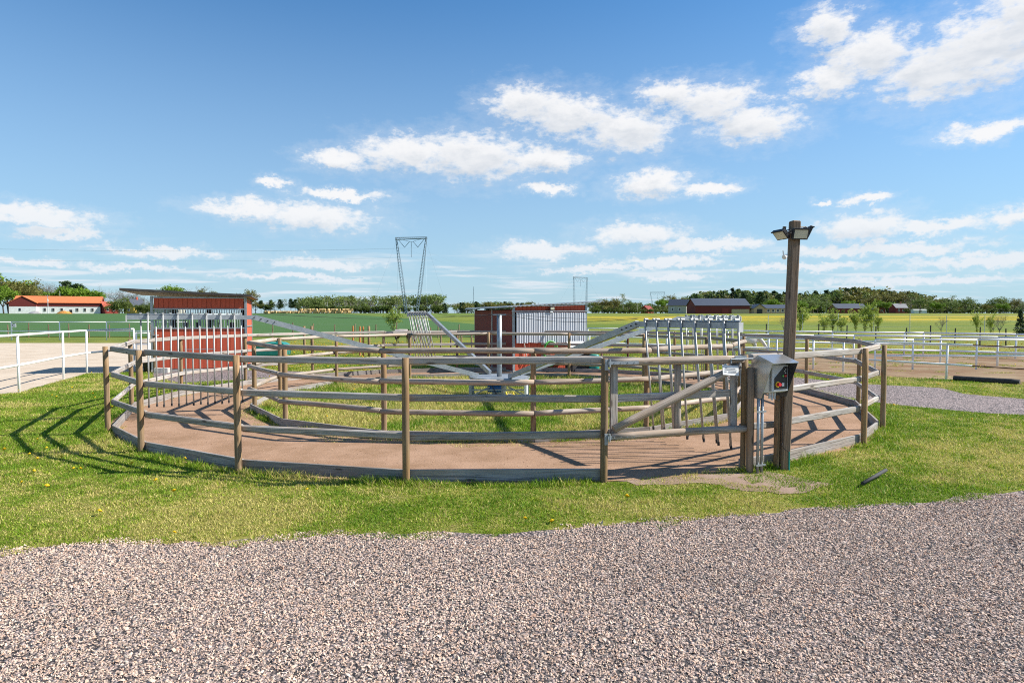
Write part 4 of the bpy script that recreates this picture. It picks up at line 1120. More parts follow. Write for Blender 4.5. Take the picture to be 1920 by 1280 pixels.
def house(name, label, cx, D, L, Wd, wall_h, ridge, wall, roof, rz=0.0, base=None, base_h=0.0, wins=(), gable_wins=(), trim='white', chimney=False, eave=0.4, win_mat=None):
    t = thing(name, label, 'building', far(cx, D), rz)
    hx, hy = L / 2, Wd / 2
    z0 = base_h
    if base_h: MB().box((0, 0, base_h / 2 - 0.5), (L, Wd, base_h + 1)).build('base_wall', base, t)
    e = 0.06 if base_h else 0
    vs = [(-hx - e, -hy - e, z0 - (0 if base_h else 1)), (hx + e, -hy - e, z0 - (0 if base_h else 1)), (hx + e, hy + e, z0 - (0 if base_h else 1)), (-hx - e, hy + e, z0 - (0 if base_h else 1)),
          (-hx - e, -hy - e, wall_h), (hx + e, -hy - e, wall_h), (hx + e, hy + e, wall_h), (-hx - e, hy + e, wall_h), (-hx - e, 0, ridge), (hx + e, 0, ridge)]
    MB().add(vs, [(0, 1, 5, 4), (2, 3, 7, 6), (1, 2, 6, 9, 5), (3, 0, 4, 8, 7), (0, 3, 2, 1), (4, 5, 9, 8), (6, 7, 8, 9)]).build('wall', wall, t)
    sl = (ridge - wall_h) / hy; ox, oy = hx + eave, hy + eave; ze = wall_h - sl * eave; k = 0.18
    r_ = MB().add([(-ox, -oy, ze + .02), (ox, -oy, ze + .02), (ox, 0, ridge + .02), (-ox, 0, ridge + .02), (-ox, oy, ze + .02), (ox, oy, ze + .02),
                   (-ox, -oy, ze + k), (ox, -oy, ze + k), (ox, 0, ridge + k + .04), (-ox, 0, ridge + k + .04), (-ox, oy, ze + k), (ox, oy, ze + k)],
                  [(0, 1, 2, 3), (3, 2, 5, 4), (6, 9, 8, 7), (9, 10, 11, 8), (0, 6, 7, 1), (4, 5, 11, 10), (1, 7, 8, 2), (2, 8, 11, 5), (0, 3, 9, 6), (3, 4, 10, 9)]).build('roof', roof, t)
    if chimney: MB().box((L * 0.15, 0, ridge + 0.5), (0.8, 0.8, 1.6)).build('chimney', M['redtile'], r_)
    for (x_, z_, w_, h_) in wins:
        y_ = -hy - e; wn = MB().box((x_, y_ - 0.02, z_), (w_ + 0.3, 0.12, h_ + 0.3)).build('window', M[trim], t)
        MB().box((x_, y_ - 0.075, z_), (w_, 0.06, h_)).build('pane', win_mat or M['glass'], wn)
    for (sx, y_, z_, w_, h_) in gable_wins:
        x_ = sx * (hx + e); wn = MB().box((x_ + sx * 0.02, y_, z_), (0.12, w_ + 0.3, h_ + 0.3)).build('window', M[trim], t)
        MB().box((x_ + sx * 0.075, y_, z_), (0.06, w_, h_)).build('pane', M['glass'], wn)
    return t


k = 300 / F   # metres per photo pixel at 300 m
lb = house('long_barn', 'long barn with orange tiled roof above red boards and white ground floor', 115, 300, 33, 11, 5.0, 7.9, M['barn_red'], M['tile_orange'], 0.06, M['limewash'], 3.2,
           wins=[(q * k, 1.8, 0.7, 1.2) for q in (-58, -34, -20, -7, 6, 30, 42, 54)], trim='greywall')
lb.rotation_euler.z = 0.42
MB().box((20 * k, -6.05, 0.9), (1.1, 0.1, 1.8)).build('door', M['black'], lb)
gwing = MB()
wx = -52 * k
gwing.add([(wx - 5, -7.0, 3.2), (wx + 5, -7.0, 3.2), (wx + 5, 0, 3.2), (wx - 5, 0, 3.2), (wx - 5, -7.0, 4.9), (wx + 5, -7.0, 4.9), (wx + 5, 0, 4.9), (wx - 5, 0, 4.9), (wx, -7.0, 7.6), (wx, 0, 7.6)],
          [(0, 1, 5, 8, 4), (1, 2, 6, 5), (3, 0, 4, 7), (4, 8, 9, 7), (5, 6, 9, 8)]).build('gable_wall', M['barn_red'], lb)
MB().box((wx, -3.5, 1.1), (10, 6.9, 4.2)).build('gable_base', M['limewash'], lb)
MB().add([(wx - 5.6, -7.25, 4.55), (wx, -7.25, 7.72), (wx, 0, 7.72), (wx - 5.6, 0, 4.55), (wx + 5.6, -7.25, 4.55), (wx + 5.6, 0, 4.55),
          (wx - 5.6, -7.25, 4.78), (wx, -7.25, 7.98), (wx, 0, 7.98), (wx - 5.6, 0, 4.78), (wx + 5.6, -7.25, 4.78), (wx + 5.6, 0, 4.78)],
         [(0, 1, 2, 3), (1, 4, 5, 2), (6, 9, 8, 7), (7, 8, 11, 10), (0, 6, 7, 1), (1, 7, 10, 4), (3, 2, 8, 9), (2, 5, 11, 8), (0, 3, 9, 6), (4, 10, 11, 5)]).build('gable_roof', M['tile_orange'], lb)
MB().box((wx - 1, -6.98, 1.8), (0.7, 0.12, 1.2)).build('window', M['glass'], lb)
house('red_outbuilding', 'small red outbuilding with pinkish red roof beside the long barn', 205, 305, 6.2, 5.6, 3.2, 5.4, M['falu'], M['redtile'], 0.95,
      wins=[(-1.6, 1.9, 0.7, 1.1), (1.0, 1.9, 0.7, 1.1)], gable_wins=[(-1, 0, 4.3, 0.9, 0.9)])
house('yellow_house', 'yellow house with steep dark roof half hidden by shrubs', 254, 330, 7, 7, 3.6, 7.2, M['ochre'], M['slate'], 1.2, wins=[(0, 2, 1, 1.2)], gable_wins=[(-1, 0, 4.6, 0.9, 1.0), (-1, 0, 1.8, 1.1, 1.1)], chimney=True)
house('low_hall', 'low dark roofed hall behind the yellow house', 300, 380, 26, 10, 2.8, 4.6, M['greywall'], M['slate'], 0.0)
house('grey_house', 'plastered grey house with red gable roof next to the dark barn', 1273, 330, 9.2, 7.5, 4.2, 7.0, M['greywall'], M['slate'], -0.5,
      wins=[(-2.4, 2.2, 0.9, 1.3), (1.2, 2.2, 0.9, 1.3)], gable_wins=[(1, 0, 2.3, 0.9, 1.3), (1, 0, 5.0, 0.8, 0.9)])
db = house('dark_barn', 'large dark red barn with blue black metal roof', 1345, 300, 25, 13, 3.7, 6.9, M['barn_red'], M['slate'], 0.04, wins=[(8.4 + q * 1.6, 1.2, 0.7, 0.7) for q in (-1, 0.2, 1.4)])
MB().box((8.2, -6.56, 0.7), (8.2, 0.16, 2.6)).build('brick_wall', M['brick'], db)
MB().box((1.2, -6.58, 1.2), (3.0, 0.12, 2.4)).build('barn_door', M['falu'], db)
house('brick_bungalow', 'low yellow brick bungalow with grey roof among the trees', 1442, 330, 18, 8, 2.6, 4.3, M['brick'], M['slate'], 0.0, wins=[(-4.5 + q * 2.4, 1.4, 1.1, 1.2) for q in range(5)])
bg_ = house('garage', 'yellow brick garage with dark door at the bungalow end', 1419, 318, 6.5, 5.5, 2.6, 4.5, M['brick'], M['slate'], math.pi / 2, gable_wins=[])
MB().box((-3.3, 0, 1.1), (0.14, 2.6, 2.2)).build('garage_door', M['black'], bg_)
house('field_hall', 'dark hall with wide grey roof behind the saplings', 1588, 430, 20, 11, 3.2, 6.2, M['barn_red'], M['slate'], 0.0)
house('red_cottage', 'dark red cottage with white trimmed gable at the wood edge', 1646, 440, 7, 6.5, 3.0, 5.4, M['falu'], M['slate'], 1.25, wins=[(0, 1.8, 1.1, 1.2)], gable_wins=[(-1, -1.4, 1.8, 1, 1.2), (-1, 1.4, 1.8, 1, 1.2)])
house('blue_roof_house', 'red house with bluish roof under the tall trees', 1684, 450, 9, 7, 3.8, 6.6, M['falu'], M['slate'], 0.1, wins=[(-2.4, 2, 1, 1.3), (1, 2, 1, 1.3)], chimney=True)
house('hidden_house', 'brown roofed house half hidden by hedgerow trees', 1213, 450, 7, 6, 2.6, 5.0, M['falu'], M['falu'], 0.8)
house('white_trailer', 'white caravan parked on the far lawn', 1722, 400, 8, 3, 2.0, 2.3, M['limewash'], M['limewash'], 0, wins=[(0, 1.3, 1.6, 0.6)], eave=0.1)
st = [far(x, 262) for x in (128, 186)]
for nm, p, col, lab in (('straw_heap', far(121, 280), (0.62, 0.27, 0.06), 'orange wood chip heap in front of the white barn wall'), ('stone_heap', far(66, 280), (0.40, 0.38, 0.36), 'pale stone heap on the verge in front of the barn')):
    vs = []; n_ = 14
    m_ = MB(); P0 = [(3.6 * math.cos(6.283 * q / n_) * random.uniform(.8, 1.1), 1.6 * math.sin(6.283 * q / n_), -0.1) for q in range(n_)]; P1 = [(p_[0] * .55, p_[1] * .55, random.uniform(.7, 1.0)) for p_ in P0]
    m_.add(P0 + P1 + [(0, 0, 1.35)], [(q, (q + 1) % n_, n_ + (q + 1) % n_, n_ + q) for q in range(n_)] + [(n_ + q, n_ + (q + 1) % n_, 2 * n_) for q in range(n_)])
    o = m_.build(nm, plain(nm, col, 0.9, 0, 0.3, 2)); o.location = p; tag(o, lab, 'heap')
# row of round straw bales
M['straw'] = plain('straw', (0.52, 0.36, 0.16), 0.95, 0, 0.25, 3)
BALE = small(MB().tube((-0.75, 0, 0.68), (0.75, 0, 0.68), 0.72, n=14), 'straw_bale', M['straw'])
n_b = 0
for q in range(46):
    x_ = 497 + q * 3.6; top_ = x_ > 560 and q % 2
    p = far(x_, 330); o = link('straw_bale', BALE, None, None, p + Vector((0, random.uniform(-1, 1), 1.15 if top_ else -0.05)), Quaternion((0, 0, 1), random.uniform(-.5, .5) + math.pi / 2 * (q % 3 == 0)))
    tag(o, 'round straw bale in the long bale row before the birch wood', 'straw bale', 'straw bales along the field edge')
up = thing('utility_pole', 'timber utility pole with crossarm before the long barn', 'pole', far(91, 285))
MB().tube((0, 0, -0.5), (0, 0, 8.2), 0.16, 0.11, 8).build('pole_shaft', M['greyp'], up); MB().box((0, 0, 8.0), (2.1, 0.12, 0.12)).build('crossarm', M['greyp'], up); MB().tube((0.15, -0.2, 5.6), (0.15, -0.2, 6.3), 0.22, n=8).build('transformer', M['white'], up)
fp_ = thing('flagpole', 'white flagpole with limp yellow pennant behind the barn', 'flagpole', far(114, 330))
MB().tube((0, 0, -.5), (0, 0, 11.6), 0.10, 0.05, 8).build('pole_shaft', M['white'], fp_); MB().add([(-0.05, 0, 11.4), (-0.6, 0.05, 10.0), (-0.5, -0.1, 8.2), (-0.05, 0, 9.6)], [(0, 1, 2, 3)]).build('pennant', M['yellowp'], fp_)

# ------------------------------------------------------------------ power line
M['pylon'] = plain('pylon_steel', (0.16, 0.22, 0.27), 0.6, 0.4)


def lattice(m, p0, p1, w, n, r=0.07):
    p0, p1 = Vector(p0), Vector(p1); cs = [(-1, -1), (1, -1), (1, 1), (-1, 1)]
    pt = lambda t, c: p0.lerp(p1, t) + Vector((c[0] * w / 2, c[1] * w / 2, 0)) * (0.35 + 0.65 * math.sin(math.pi * min(1, 0.12 + t * 0.88)))
    for c in cs:
        for k in range(n): m.tube(pt(k / n, c), pt((k + 1) / n, c), r, n=4)
    for k in range(n):
        for q in range(4): m.tube(pt(k / n, cs[q]), pt((k + 1) / n, cs[(q + 1) % 4]), r * 0.6, n=3)


def pylon(cx, D, htop, wtop, wbase, label, rz=0.0, lab_grp=None):
    t = thing('power_pylon', label, 'pylon', far(cx, D), rz)
    for s_ in (-1, 1):
        m_ = MB(); lattice(m_, (s_ * wbase / 2, 0, 0), (s_ * wtop / 2, 0, htop), 1.1, 26); m_.build('lattice_leg', M['pylon'], t)
    m_ = MB()
    for y_ in (-.5, .5):
        for z_ in (0, -0.9): m_.tube((-wtop / 2 - .3, y_, htop + z_ * 0.9), (wtop / 2 + .3, y_, htop + z_ * .9 * .6), 0.09, n=4)
    for q in range(14): xa = -wtop / 2 + wtop * q / 14; m_.tube((xa, -.5, htop), (xa + wtop / 14, .5, htop - .6), 0.05, n=3)
    m_.build('crossbeam', M['pylon'], t)
    for xs in ((-wtop * .44, -wtop * .22, -wtop * .06), (wtop * .44, wtop * .22, wtop * .06)):
        MB().tube((xs[0], 0, htop - .6), (xs[1], 0, htop - 3.8), 0.10, n=5).tube((xs[1], 0, htop - 3.8), (xs[2], 0, htop - 1.6), 0.10, n=5).build('insulator_string', M['pylon'], t)
    MB().tube((-wtop * .4, 0, htop - .4), (0, 0, htop - 1.8), .06, n=4).tube((wtop * .4, 0, htop - .4), (0, 0, htop - 1.8), .06, n=4).tube((0, 0, htop - 1.8), (0, 0, htop - 7.6), 0.10, n=5).build('insulator_string', M['pylon'], t)
    for s_ in (-1, 1):
        for y_ in (-18, 18): MB().tube((s_ * wtop * .48, 0, htop - 1), (s_ * wtop * .9, y_, 0), 0.018, n=3).build('guy_wire', M['pylon'], t)
    return t


pylon(772, 250, 29.6, 12.0, 4.2, 'large guyed pylon of two leaning lattice masts', -0.12)
pylon(1088, 520, 29.0, 15.5, 13.5, 'portal pylon with two upright lattice masts behind the shelter roof', 0.7)
pylon(1232, 900, 29.5, 20.0, 8.0, 'small far off guyed pylon beyond the hedgerow trees', -0.1)
P1, P2, P3 = far(772, 250), far(1088, 520), far(1232, 900)
for q in (-1, 0, 1):
    for (A, B, sg_, wl) in ((P1, P2, 7, 'power cable sagging between the large pylon and the portal pylon'), (P2, P3, 8, 'power cable running on from the portal pylon to the far pylon'), (P1, Vector((-330, 150, 3)), 5, 'power cable leaving the large pylon across the cereal field')):
        m_ = MB(); pa, pb_ = A + Vector((q * 2.8, 0, 25.5 if q else 22)), B + Vector((q * 3.2, 0, 25.5 if q else 22)); prev = None
        for k in range(25):
            t = k / 24; p = pa.lerp(pb_, t) - Vector((0, 0, sg_ * 4 * t * (1 - t)))
            if prev is not None: m_.tube(prev, p, 0.016, n=3)
            prev = p
        tag(m_.build('power_cable', M['pylon']), wl, 'cable', wl.replace('power cable', 'power cables'))
mast = MB(); lattice(mast, (0, 0, 0), (0, 0, 45), 1.2, 20, .12); o = mast.build('radio_mast', M['pylon']); o.location = far(888, 1100); tag(o, 'slender radio mast beyond the far forest edge', 'mast')

# ------------------------------------------------------------------ trees
def tubes_np(segs, n=4):
    """segs: list of (p0,p1,r0,r1) -> verts, quads"""
    V, Fc = [], []
    for p0, p1, r0, r1 in segs:
        x = (p1 - p0); x = x / (np.linalg.norm(x) + 1e-9); a = np.array((0, 0, 1.0)) if abs(x[2]) < .9 else np.array((1.0, 0, 0))
        y = np.cross(a, x); y /= np.linalg.norm(y); z = np.cross(x, y); b0 = len(V)
        for p, r in ((p0, r0), (p1, r1)):
            for k in range(n): t = 6.28318 * k / n; V.append(p + (y * math.cos(t) + z * math.sin(t)) * r)
        for k in range(n): Fc.append((b0 + k, b0 + (k + 1) % n, b0 + n + (k + 1) % n, b0 + n + k))
    return np.array(V), np.array(Fc)


def cards(C, s, R_):
    n = len(C); a = R_.normal(size=(n, 3)); a /= np.linalg.norm(a, axis=1)[:, None]; b_ = R_.normal(size=(n, 3)); b_ = np.cross(a, b_); b_ /= np.linalg.norm(b_, axis=1)[:, None]
    s = np.asarray(s).reshape(-1, 1) * R_.uniform(.6, 1.3, (n, 1))
    V = np.stack([C - a * s, C + b_ * s * .6, C + a * s, C - b_ * s * .6], 1).reshape(-1, 3)
    return V, np.arange(4 * n).reshape(-1, 4)


def tree_arrays(kind, seed):
    """unit-height tree: wood (verts, quads), leaves (verts, quads, colours)"""
    R_ = np.random.default_rng(seed); segs = []; tips = []
    def branch(p, d, L, r, lvl, maxl):
        n = 3; q = p
        for k in range(n):
            d2 = d + R_.normal(0, .16, 3); d2[2] += 0.08; d2 /= np.linalg.norm(d2); p2 = q + d2 * L / n
            segs.append((q, p2, r * (1 - k / n * .55), r * (1 - (k + 1) / n * .55))); q = p2; d = d2
            if lvl < maxl and k > 0:
                for _ in range(2 if lvl else 2):
                    e = d + R_.normal(0, .65, 3); e[2] = abs(e[2]) * .6 + .15; e /= np.linalg.norm(e); branch(q, e, L * R_.uniform(.45, .68), r * .45, lvl + 1, maxl)
        tips.append(q)
    up = np.array((0, 0, 1.0))
    if kind in ('leafy', 'olive', 'bare', 'open'):
        th = R_.uniform(.22, .32); top = np.array((R_.normal(0, .02), R_.normal(0, .02), th)); segs.append((np.zeros(3) - up * .03, top, .030, .022))
        nl = 6
        for k in range(nl):
            a = 6.283 * k / nl + R_.uniform(-.4, .4); t = R_.uniform(.35, .95) if k else .1
            d = np.array((math.cos(a) * t, math.sin(a) * t, 1.0)); d /= np.linalg.norm(d); branch(top, d, R_.uniform(.42, .58), .016, 0, 3 if kind == 'bare' else 2)
    elif kind == 'birch':
        p = np.zeros(3) - up * .02
        for k in range(6):
            p2 = p + np.array((R_.normal(0, .012), R_.normal(0, .012), .16)); segs.append((p, p2, .014 * (1 - k / 6.5), .014 * (1 - (k + 1) / 6.5))); p = p2
            if k > 1:
                for _ in range(4):
                    a = R_.uniform(0, 6.283); d = np.array((math.cos(a) * .75, math.sin(a) * .75, .8)); branch(p, d / np.linalg.norm(d), .20 * (1.25 - k / 6), .005, 1, 1)
        tips.append(p)
    elif kind in ('pine', 'spruce'):
        segs.append((np.zeros(3) - up * .02, up * .97, .018, .004)); z0 = .40 if kind == 'pine' else .08
        for z_ in np.arange(z0, .97, .055 if kind == 'spruce' else .07):
            f = (1 - z_) / (1 - z0); L = (.25 * f + .02) if kind == 'spruce' else .20 * math.sqrt(max(f, .05)) * R_.uniform(.6, 1.2)
            for _ in range(5):
                a = R_.uniform(0, 6.283); d = np.array((math.cos(a), math.sin(a), -.15 if kind == 'spruce' else .25)); p = up * z_; e = p + d * L; segs.append((p, e, .005, .002))
                for t in (.35, .65, .9): tips.append(p + d * L * t)
    else:  # bush / sapling
        for k in range(9 if kind == 'bush' else 7):
            a = R_.uniform(0, 6.283); t = R_.uniform(.1, .6 if kind == 'bush' else .28); d = np.array((math.cos(a) * t, math.sin(a) * t, 1)); d /= np.linalg.norm(d)
            branch(R_.normal(0, .03 if kind == 'sapling' else .08, 3) * (1, 1, 0), d, R_.uniform(.5, .92), .008, 1, 2)
    if kind in ('sapling', 'bush'): tips += [q[1] for q in segs if q[1][2] > .12 and R_.random() < .75]
    tips = np.array(tips)
    per, sp, sz = {'leafy': (26, .062, .036), 'olive': (19, .06, .028), 'open': (17, .055, .028), 'bare': (0.6, .02, .010), 'birch': (14, .045, .021), 'pine': (11, .035, .026), 'spruce': (9, .026, .026), 'bush': (16, .075, .040), 'sapling': (15, .055, .032)}[kind]
    idx = np.repeat(np.arange(len(tips)), max(1, int(per))) if per >= 1 else np.nonzero(R_.random(len(tips)) < per)[0]
    C = tips[idx] + R_.normal(0, sp, (len(idx), 3)) * (1, 1, .8); C[:, 2] = np.maximum(C[:, 2], .02)
    tone = R_.uniform(.65, 1.25, len(tips))[idx]
    Vl, Fl = cards(C, sz, R_)
    Vw, Fw = tubes_np(segs, 4)
    s = 1.0 / max(np.percentile(Vl[:, 2], 97.5), np.percentile(Vw[:, 2], 98))
    return Vw * s, Fw, Vl * s, Fl, np.repeat(tone, 4)


LEAF = {'leafy': (0.16, 0.26, 0.022), 'olive': (0.18, 0.17, 0.04), 'open': (0.15, 0.205, 0.05), 'bare': (0.15, 0.14, 0.07), 'birch': (0.19, 0.225, 0.055), 'pine': (0.062, 0.105, 0.036), 'spruce': (0.042, 0.078, 0.030),
        'bush': (0.115, 0.155, 0.03), 'sapling': (0.34, 0.41, 0.07)}
BARK = {'birch': (0.42, 0.40, 0.37), 'bare': (0.20, 0.18, 0.16), 'pine': (0.16, 0.09, 0.055), 'sapling': (0.10, 0.085, 0.05)}
PROTO = {}


def proto(kind, v):
    if (kind, v) not in PROTO:
        Vw, Fw, Vl, Fl, tn = tree_arrays(kind, hash((kind == 'leafy', v)) % 1000 + len(kind) * 37 + ord(kind[0]) + v * 101)
        cw = np.tile(np.array(BARK.get(kind, (0.11, 0.09, 0.07))), (len(Vw), 1)); cl = np.array(LEAF[kind])[None] * tn[:, None]
        mw = np_mesh(kind + '_trunk', Vw, Fw, cw); mw.materials.append(M['bark']); ml = np_mesh(kind + '_crown', Vl, Fl, cl); ml.materials.append(M['leaf'])
        PROTO[(kind, v)] = (mw, ml)
    return PROTO[(kind, v)]


def tree(name, kind, v, cx, D, h, label, cat='tree', group=None, wide=1.0):
    mw, ml = proto(kind, v); t = thing(name, label, cat, far(cx, D), random.uniform(0, 6.28), group); t.scale = (h * wide, h * wide, h)
    link('trunk', mw, None, t); link('crown', ml, None, t); return t


def px_h(ytop, D): return H + (HOR - ytop) / F * D - zt(D)


# around the long barn and the yellow house
for (x_, yt, D, kd, v, w_) in [(8, 540, 300, 'leafy', 0, 1.25), (-10, 548, 285, 'leafy', 1, 1.3), (18, 524, 345, 'leafy', 2, 1.2), (-30, 530, 350, 'leafy', 0, 1.2)]:
    tree('leafy_tree', kd, v, x_, D, px_h(yt, D), 'fresh green leafy tree beyond the gable end of the long barn', group='leafy trees by the long barn gable', wide=w_)
for (x_, yt, D, v) in [(44, 528, 330, 0), (32, 536, 320, 1), (60, 540, 345, 2)]:
    tree('oak_tree', 'olive', v, x_, D, px_h(yt, D), 'olive budding oak towering over the barn gable', group='budding oaks behind the barn', wide=1.25)
for (x_, yt, v) in [(76, 531, 0), (84, 535, 1), (98, 531, 2), (107, 534, 0)]:
    tree('bare_tree', 'bare', v, x_, 360, px_h(yt, 360), 'leafless grey tree rising behind the orange barn roof', group='leafless trees behind the orange roof', wide=1.1)
for (x_, yt, v) in [(122, 545, 0), (134, 542, 1), (147, 543, 2), (158, 545, 0), (168, 547, 1)]:
    tree('maple_tree', 'leafy', v, x_, 345, px_h(yt, 345), 'bright green maple just behind the orange barn roof', group='maples behind the orange roof', wide=1.35)
for (x_, yt, v) in [(124, 529, 0), (133, 536, 1), (143, 534, 2), (153, 536, 1)]:
    tree('pine_tree', 'pine', v, x_, 400, px_h(yt, 400), 'dark pine standing above the bright maples', group='pines above the maples', wide=1.5)
for (x_, yt, v) in [(184, 540, 1), (193, 545, 2), (219, 543, 0), (230, 545, 1), (240, 546, 2), (252, 548, 0), (262, 549, 1), (272, 552, 2)]:
    tree('bare_tree', 'bare', v, x_, 390, px_h(yt, 390), 'leafless grey tree between the red outbuilding and the shelter', group='leafless trees by the red outbuilding', wide=1.1)
for (x_, yt, D, v, w_) in [(224, 560, 290, 0, 2.2), (214, 566, 300, 1, 2.0), (236, 564, 300, 2, 2.0), (266, 569, 310, 0, 2.4), (276, 572, 300, 1, 2.6), (284, 570, 310, 2, 2.2)]:
    tree('garden_shrub', 'bush', v, x_, D, px_h(yt, D), 'dense dark garden shrub in front of the yellow house', 'shrub', 'shrubs by the yellow house', w_ * .5)
for (x_, yt, v, kd) in [(320, 540, 0, 'leafy'), (334, 541, 1, 'leafy'), (466, 546, 2, 'olive'), (391, 545, 1, 'olive'), (372, 537, 2, 'bare')]:
    tree('roofline_tree', kd, v, x_, 330, px_h(yt, 330), {'leafy': 'green treetop showing over the barred shelter roof', 'olive': 'olive treetop showing past the barred shelter roof', 'bare': 'leafless treetop showing over the barred shelter roof'}[kd], group='trees behind the barred shelter: ' + kd)
# loose group left of the birch wood
for q, (x_, yt, kd) in enumerate([(480, 566, 'olive'), (490, 564, 'pine'), (500, 570, 'bush'), (508, 563, 'pine'), (516, 566, 'open'), (526, 562, 'pine'), (534, 561, 'birch'), (546, 561, 'pine'), (554, 562, 'pine')]):
    D = 420; tree({'pine': 'pine_tree', 'birch': 'birch_tree'}.get(kd, 'hedgerow_tree'), kd, q % 3, x_, D, max(4, px_h(yt, D)), {'pine': 'dark pine at the end of the birch wood', 'olive': 'olive tree at the end of the birch wood', 'bush': 'round green bush among pines near the birch wood', 'open': 'loose green tree among pines near the birch wood', 'birch': 'slender birch among pines near the birch wood'}[kd], group='wood end ' + kd, wide=1.3)


def wood_mass(name, label, items, keep=0.22):
    """many far trees joined into one mass: items (kind, variant, x, y, height, widen)"""
    parts = {'w': [[], [], []], 'l': [[], [], []]}; off = {'w': 0, 'l': 0}
    for kd, v, x_, y_, h, wd in items:
        for key, me in zip('wl', proto(kd, v)):
            n = len(me.vertices); co = np.empty(n * 3, np.float32); me.vertices.foreach_get('co', co); co = co.reshape(-1, 3)
            fc = np.empty(len(me.loops), np.int32); me.loops.foreach_get('vertex_index', fc); fc = fc.reshape(-1, 4)
            cl = np.empty(n * 4, np.float32); me.color_attributes['col'].data.foreach_get('color', cl); cl = cl.reshape(-1, 4)[:, :3] * random.uniform(.75, 1.25)
            if key == 'l':      # far away: fewer, larger leaf clumps
                q4 = co.reshape(-1, 4, 3); kp = rng.random(len(q4)) < keep; q4 = q4[kp]; ce = q4.mean(1, keepdims=True)
                co = (ce + (q4 - ce) * 0.9 / math.sqrt(keep)).reshape(-1, 3); cl = cl.reshape(-1, 4, 3)[kp].reshape(-1, 3)
            else:               # only trunks and main limbs
                q8 = co.reshape(-1, 8, 3); rad = np.linalg.norm(q8[:, 0] - q8[:, :4].mean(1), axis=1); kp = rad > 0.0045
                co = q8[kp].reshape(-1, 3); cl = cl.reshape(-1, 8, 3)[kp].reshape(-1, 3)
            n = len(co); fc = np.arange(n).reshape(-1, 4) if key == 'l' else fc[:n // 8 * 4]
            a = random.uniform(0, 6.28); ca, sa = math.cos(a), math.sin(a)
            P = np.stack([(co[:, 0] * ca - co[:, 1] * sa) * h * wd + x_, (co[:, 0] * sa + co[:, 1] * ca) * h * wd + y_, co[:, 2] * h + zt(y_)], -1)
            parts[key][0].append(P); parts[key][1].append(fc + off[key]); parts[key][2].append(cl); off[key] += n
    w_ = link(name, np_mesh(name, *[np.concatenate(q) for q in parts['w']]), M['bark']); w_['kind'] = 'stuff'
    l_ = link('foliage', np_mesh('foliage', *[np.concatenate(q) for q in parts['l']]), M['leaf'], w_); l_['kind'] = 'stuff'
    return tag(w_, label, 'wood', kind='stuff')


def at_px(x_, D): return (x_ - 960) / F * D, D


it = []
for q in range(150):
    x_ = random.uniform(557, 822); D = random.uniform(480, 560); X_, Y_ = at_px(x_, D); top_ = 557 + random.uniform(-2.5, 5) - (1.5 if x_ > 740 else 0) + (3 if x_ < 575 else 0)
    it.append((random.choice(['birch', 'birch', 'birch', 'bare', 'open']), q % 3, X_, Y_, px_h(top_, D), 1.3))
for q in range(120):
    x_ = random.uniform(556, 824); X_, Y_ = at_px(x_, 470); it.append((random.choice(['bush', 'open']), q % 3, X_, 470, random.uniform(2.5, 6), 1.2))
wood_mass('birch_wood', 'wall of pale stemmed birch wood beyond the cereal field', it)
it = []
for q in range(70):
    x_ = random.uniform(815, 1000); D = random.uniform(650, 800); X_, Y_ = at_px(x_, D); it.append((random.choice(['pine', 'olive', 'open', 'spruce']), q % 3, X_, Y_, px_h(571 - (x_ - 815) / 30 * 1.2 + random.uniform(-1.5, 4), D) if x_ < 890 else px_h(568 + random.uniform(-2, 3), D), 1.3))
wood_mass('mixed_wood', 'low mixed wood on the skyline behind the strip curtain shelter', it)
it = []
for q in range(300):
    x_ = random.uniform(1285, 1800); D = random.uniform(520, 680); X_, Y_ = at_px(x_, D)
    prof_ = np.interp(x_, [1285, 1330, 1380, 1420, 1480, 1560, 1600, 1650, 1700, 1760, 1800], [556, 549, 545, 547, 551, 546, 543, 545, 551, 560, 566])
    top_ = prof_ + random.uniform(-1.5, 9); kd_ = random.choice(['pine', 'pine', 'spruce', 'spruce', 'open', 'olive', 'birch']); it.append((kd_, q % 3, X_, Y_, px_h(top_ - (2 if kd_ == 'spruce' else 0), D), 1.0 if kd_ == 'spruce' else 1.25))
for q in range(130):
    x_ = random.uniform(1285, 1800); X_, Y_ = at_px(x_, 512); it.append((random.choice(['bush', 'bush', 'open', 'leafy']), q % 3, X_, 512, random.uniform(3.5, 8), 1.15))
wood_mass('pine_wood', 'dark pine wood on the low hill behind the farm', it, 0.13)
it = []
for q in range(230):
    x_ = random.uniform(1100, 1290) if q % 3 == 0 else random.uniform(1690, 1990); D = random.uniform(460, 540); X_, Y_ = at_px(x_, D); it.append((random.choice(['bush', 'bush', 'bush', 'open', 'olive']), q % 3, X_, Y_, random.uniform(3, 8), 1.1))
for q in range(150):
    x_ = random.uniform(1100, 1285) if q % 3 == 0 else random.uniform(1700, 1990); X_, Y_ = at_px(x_, 425); it.append(('bush', q % 3, X_, 425 + random.uniform(-8, 8), random.uniform(1.8, 3.6), 1.2))
wood_mass('hedgerow', 'band of mixed hedgerow growth along the far meadow edge', it, 0.13)
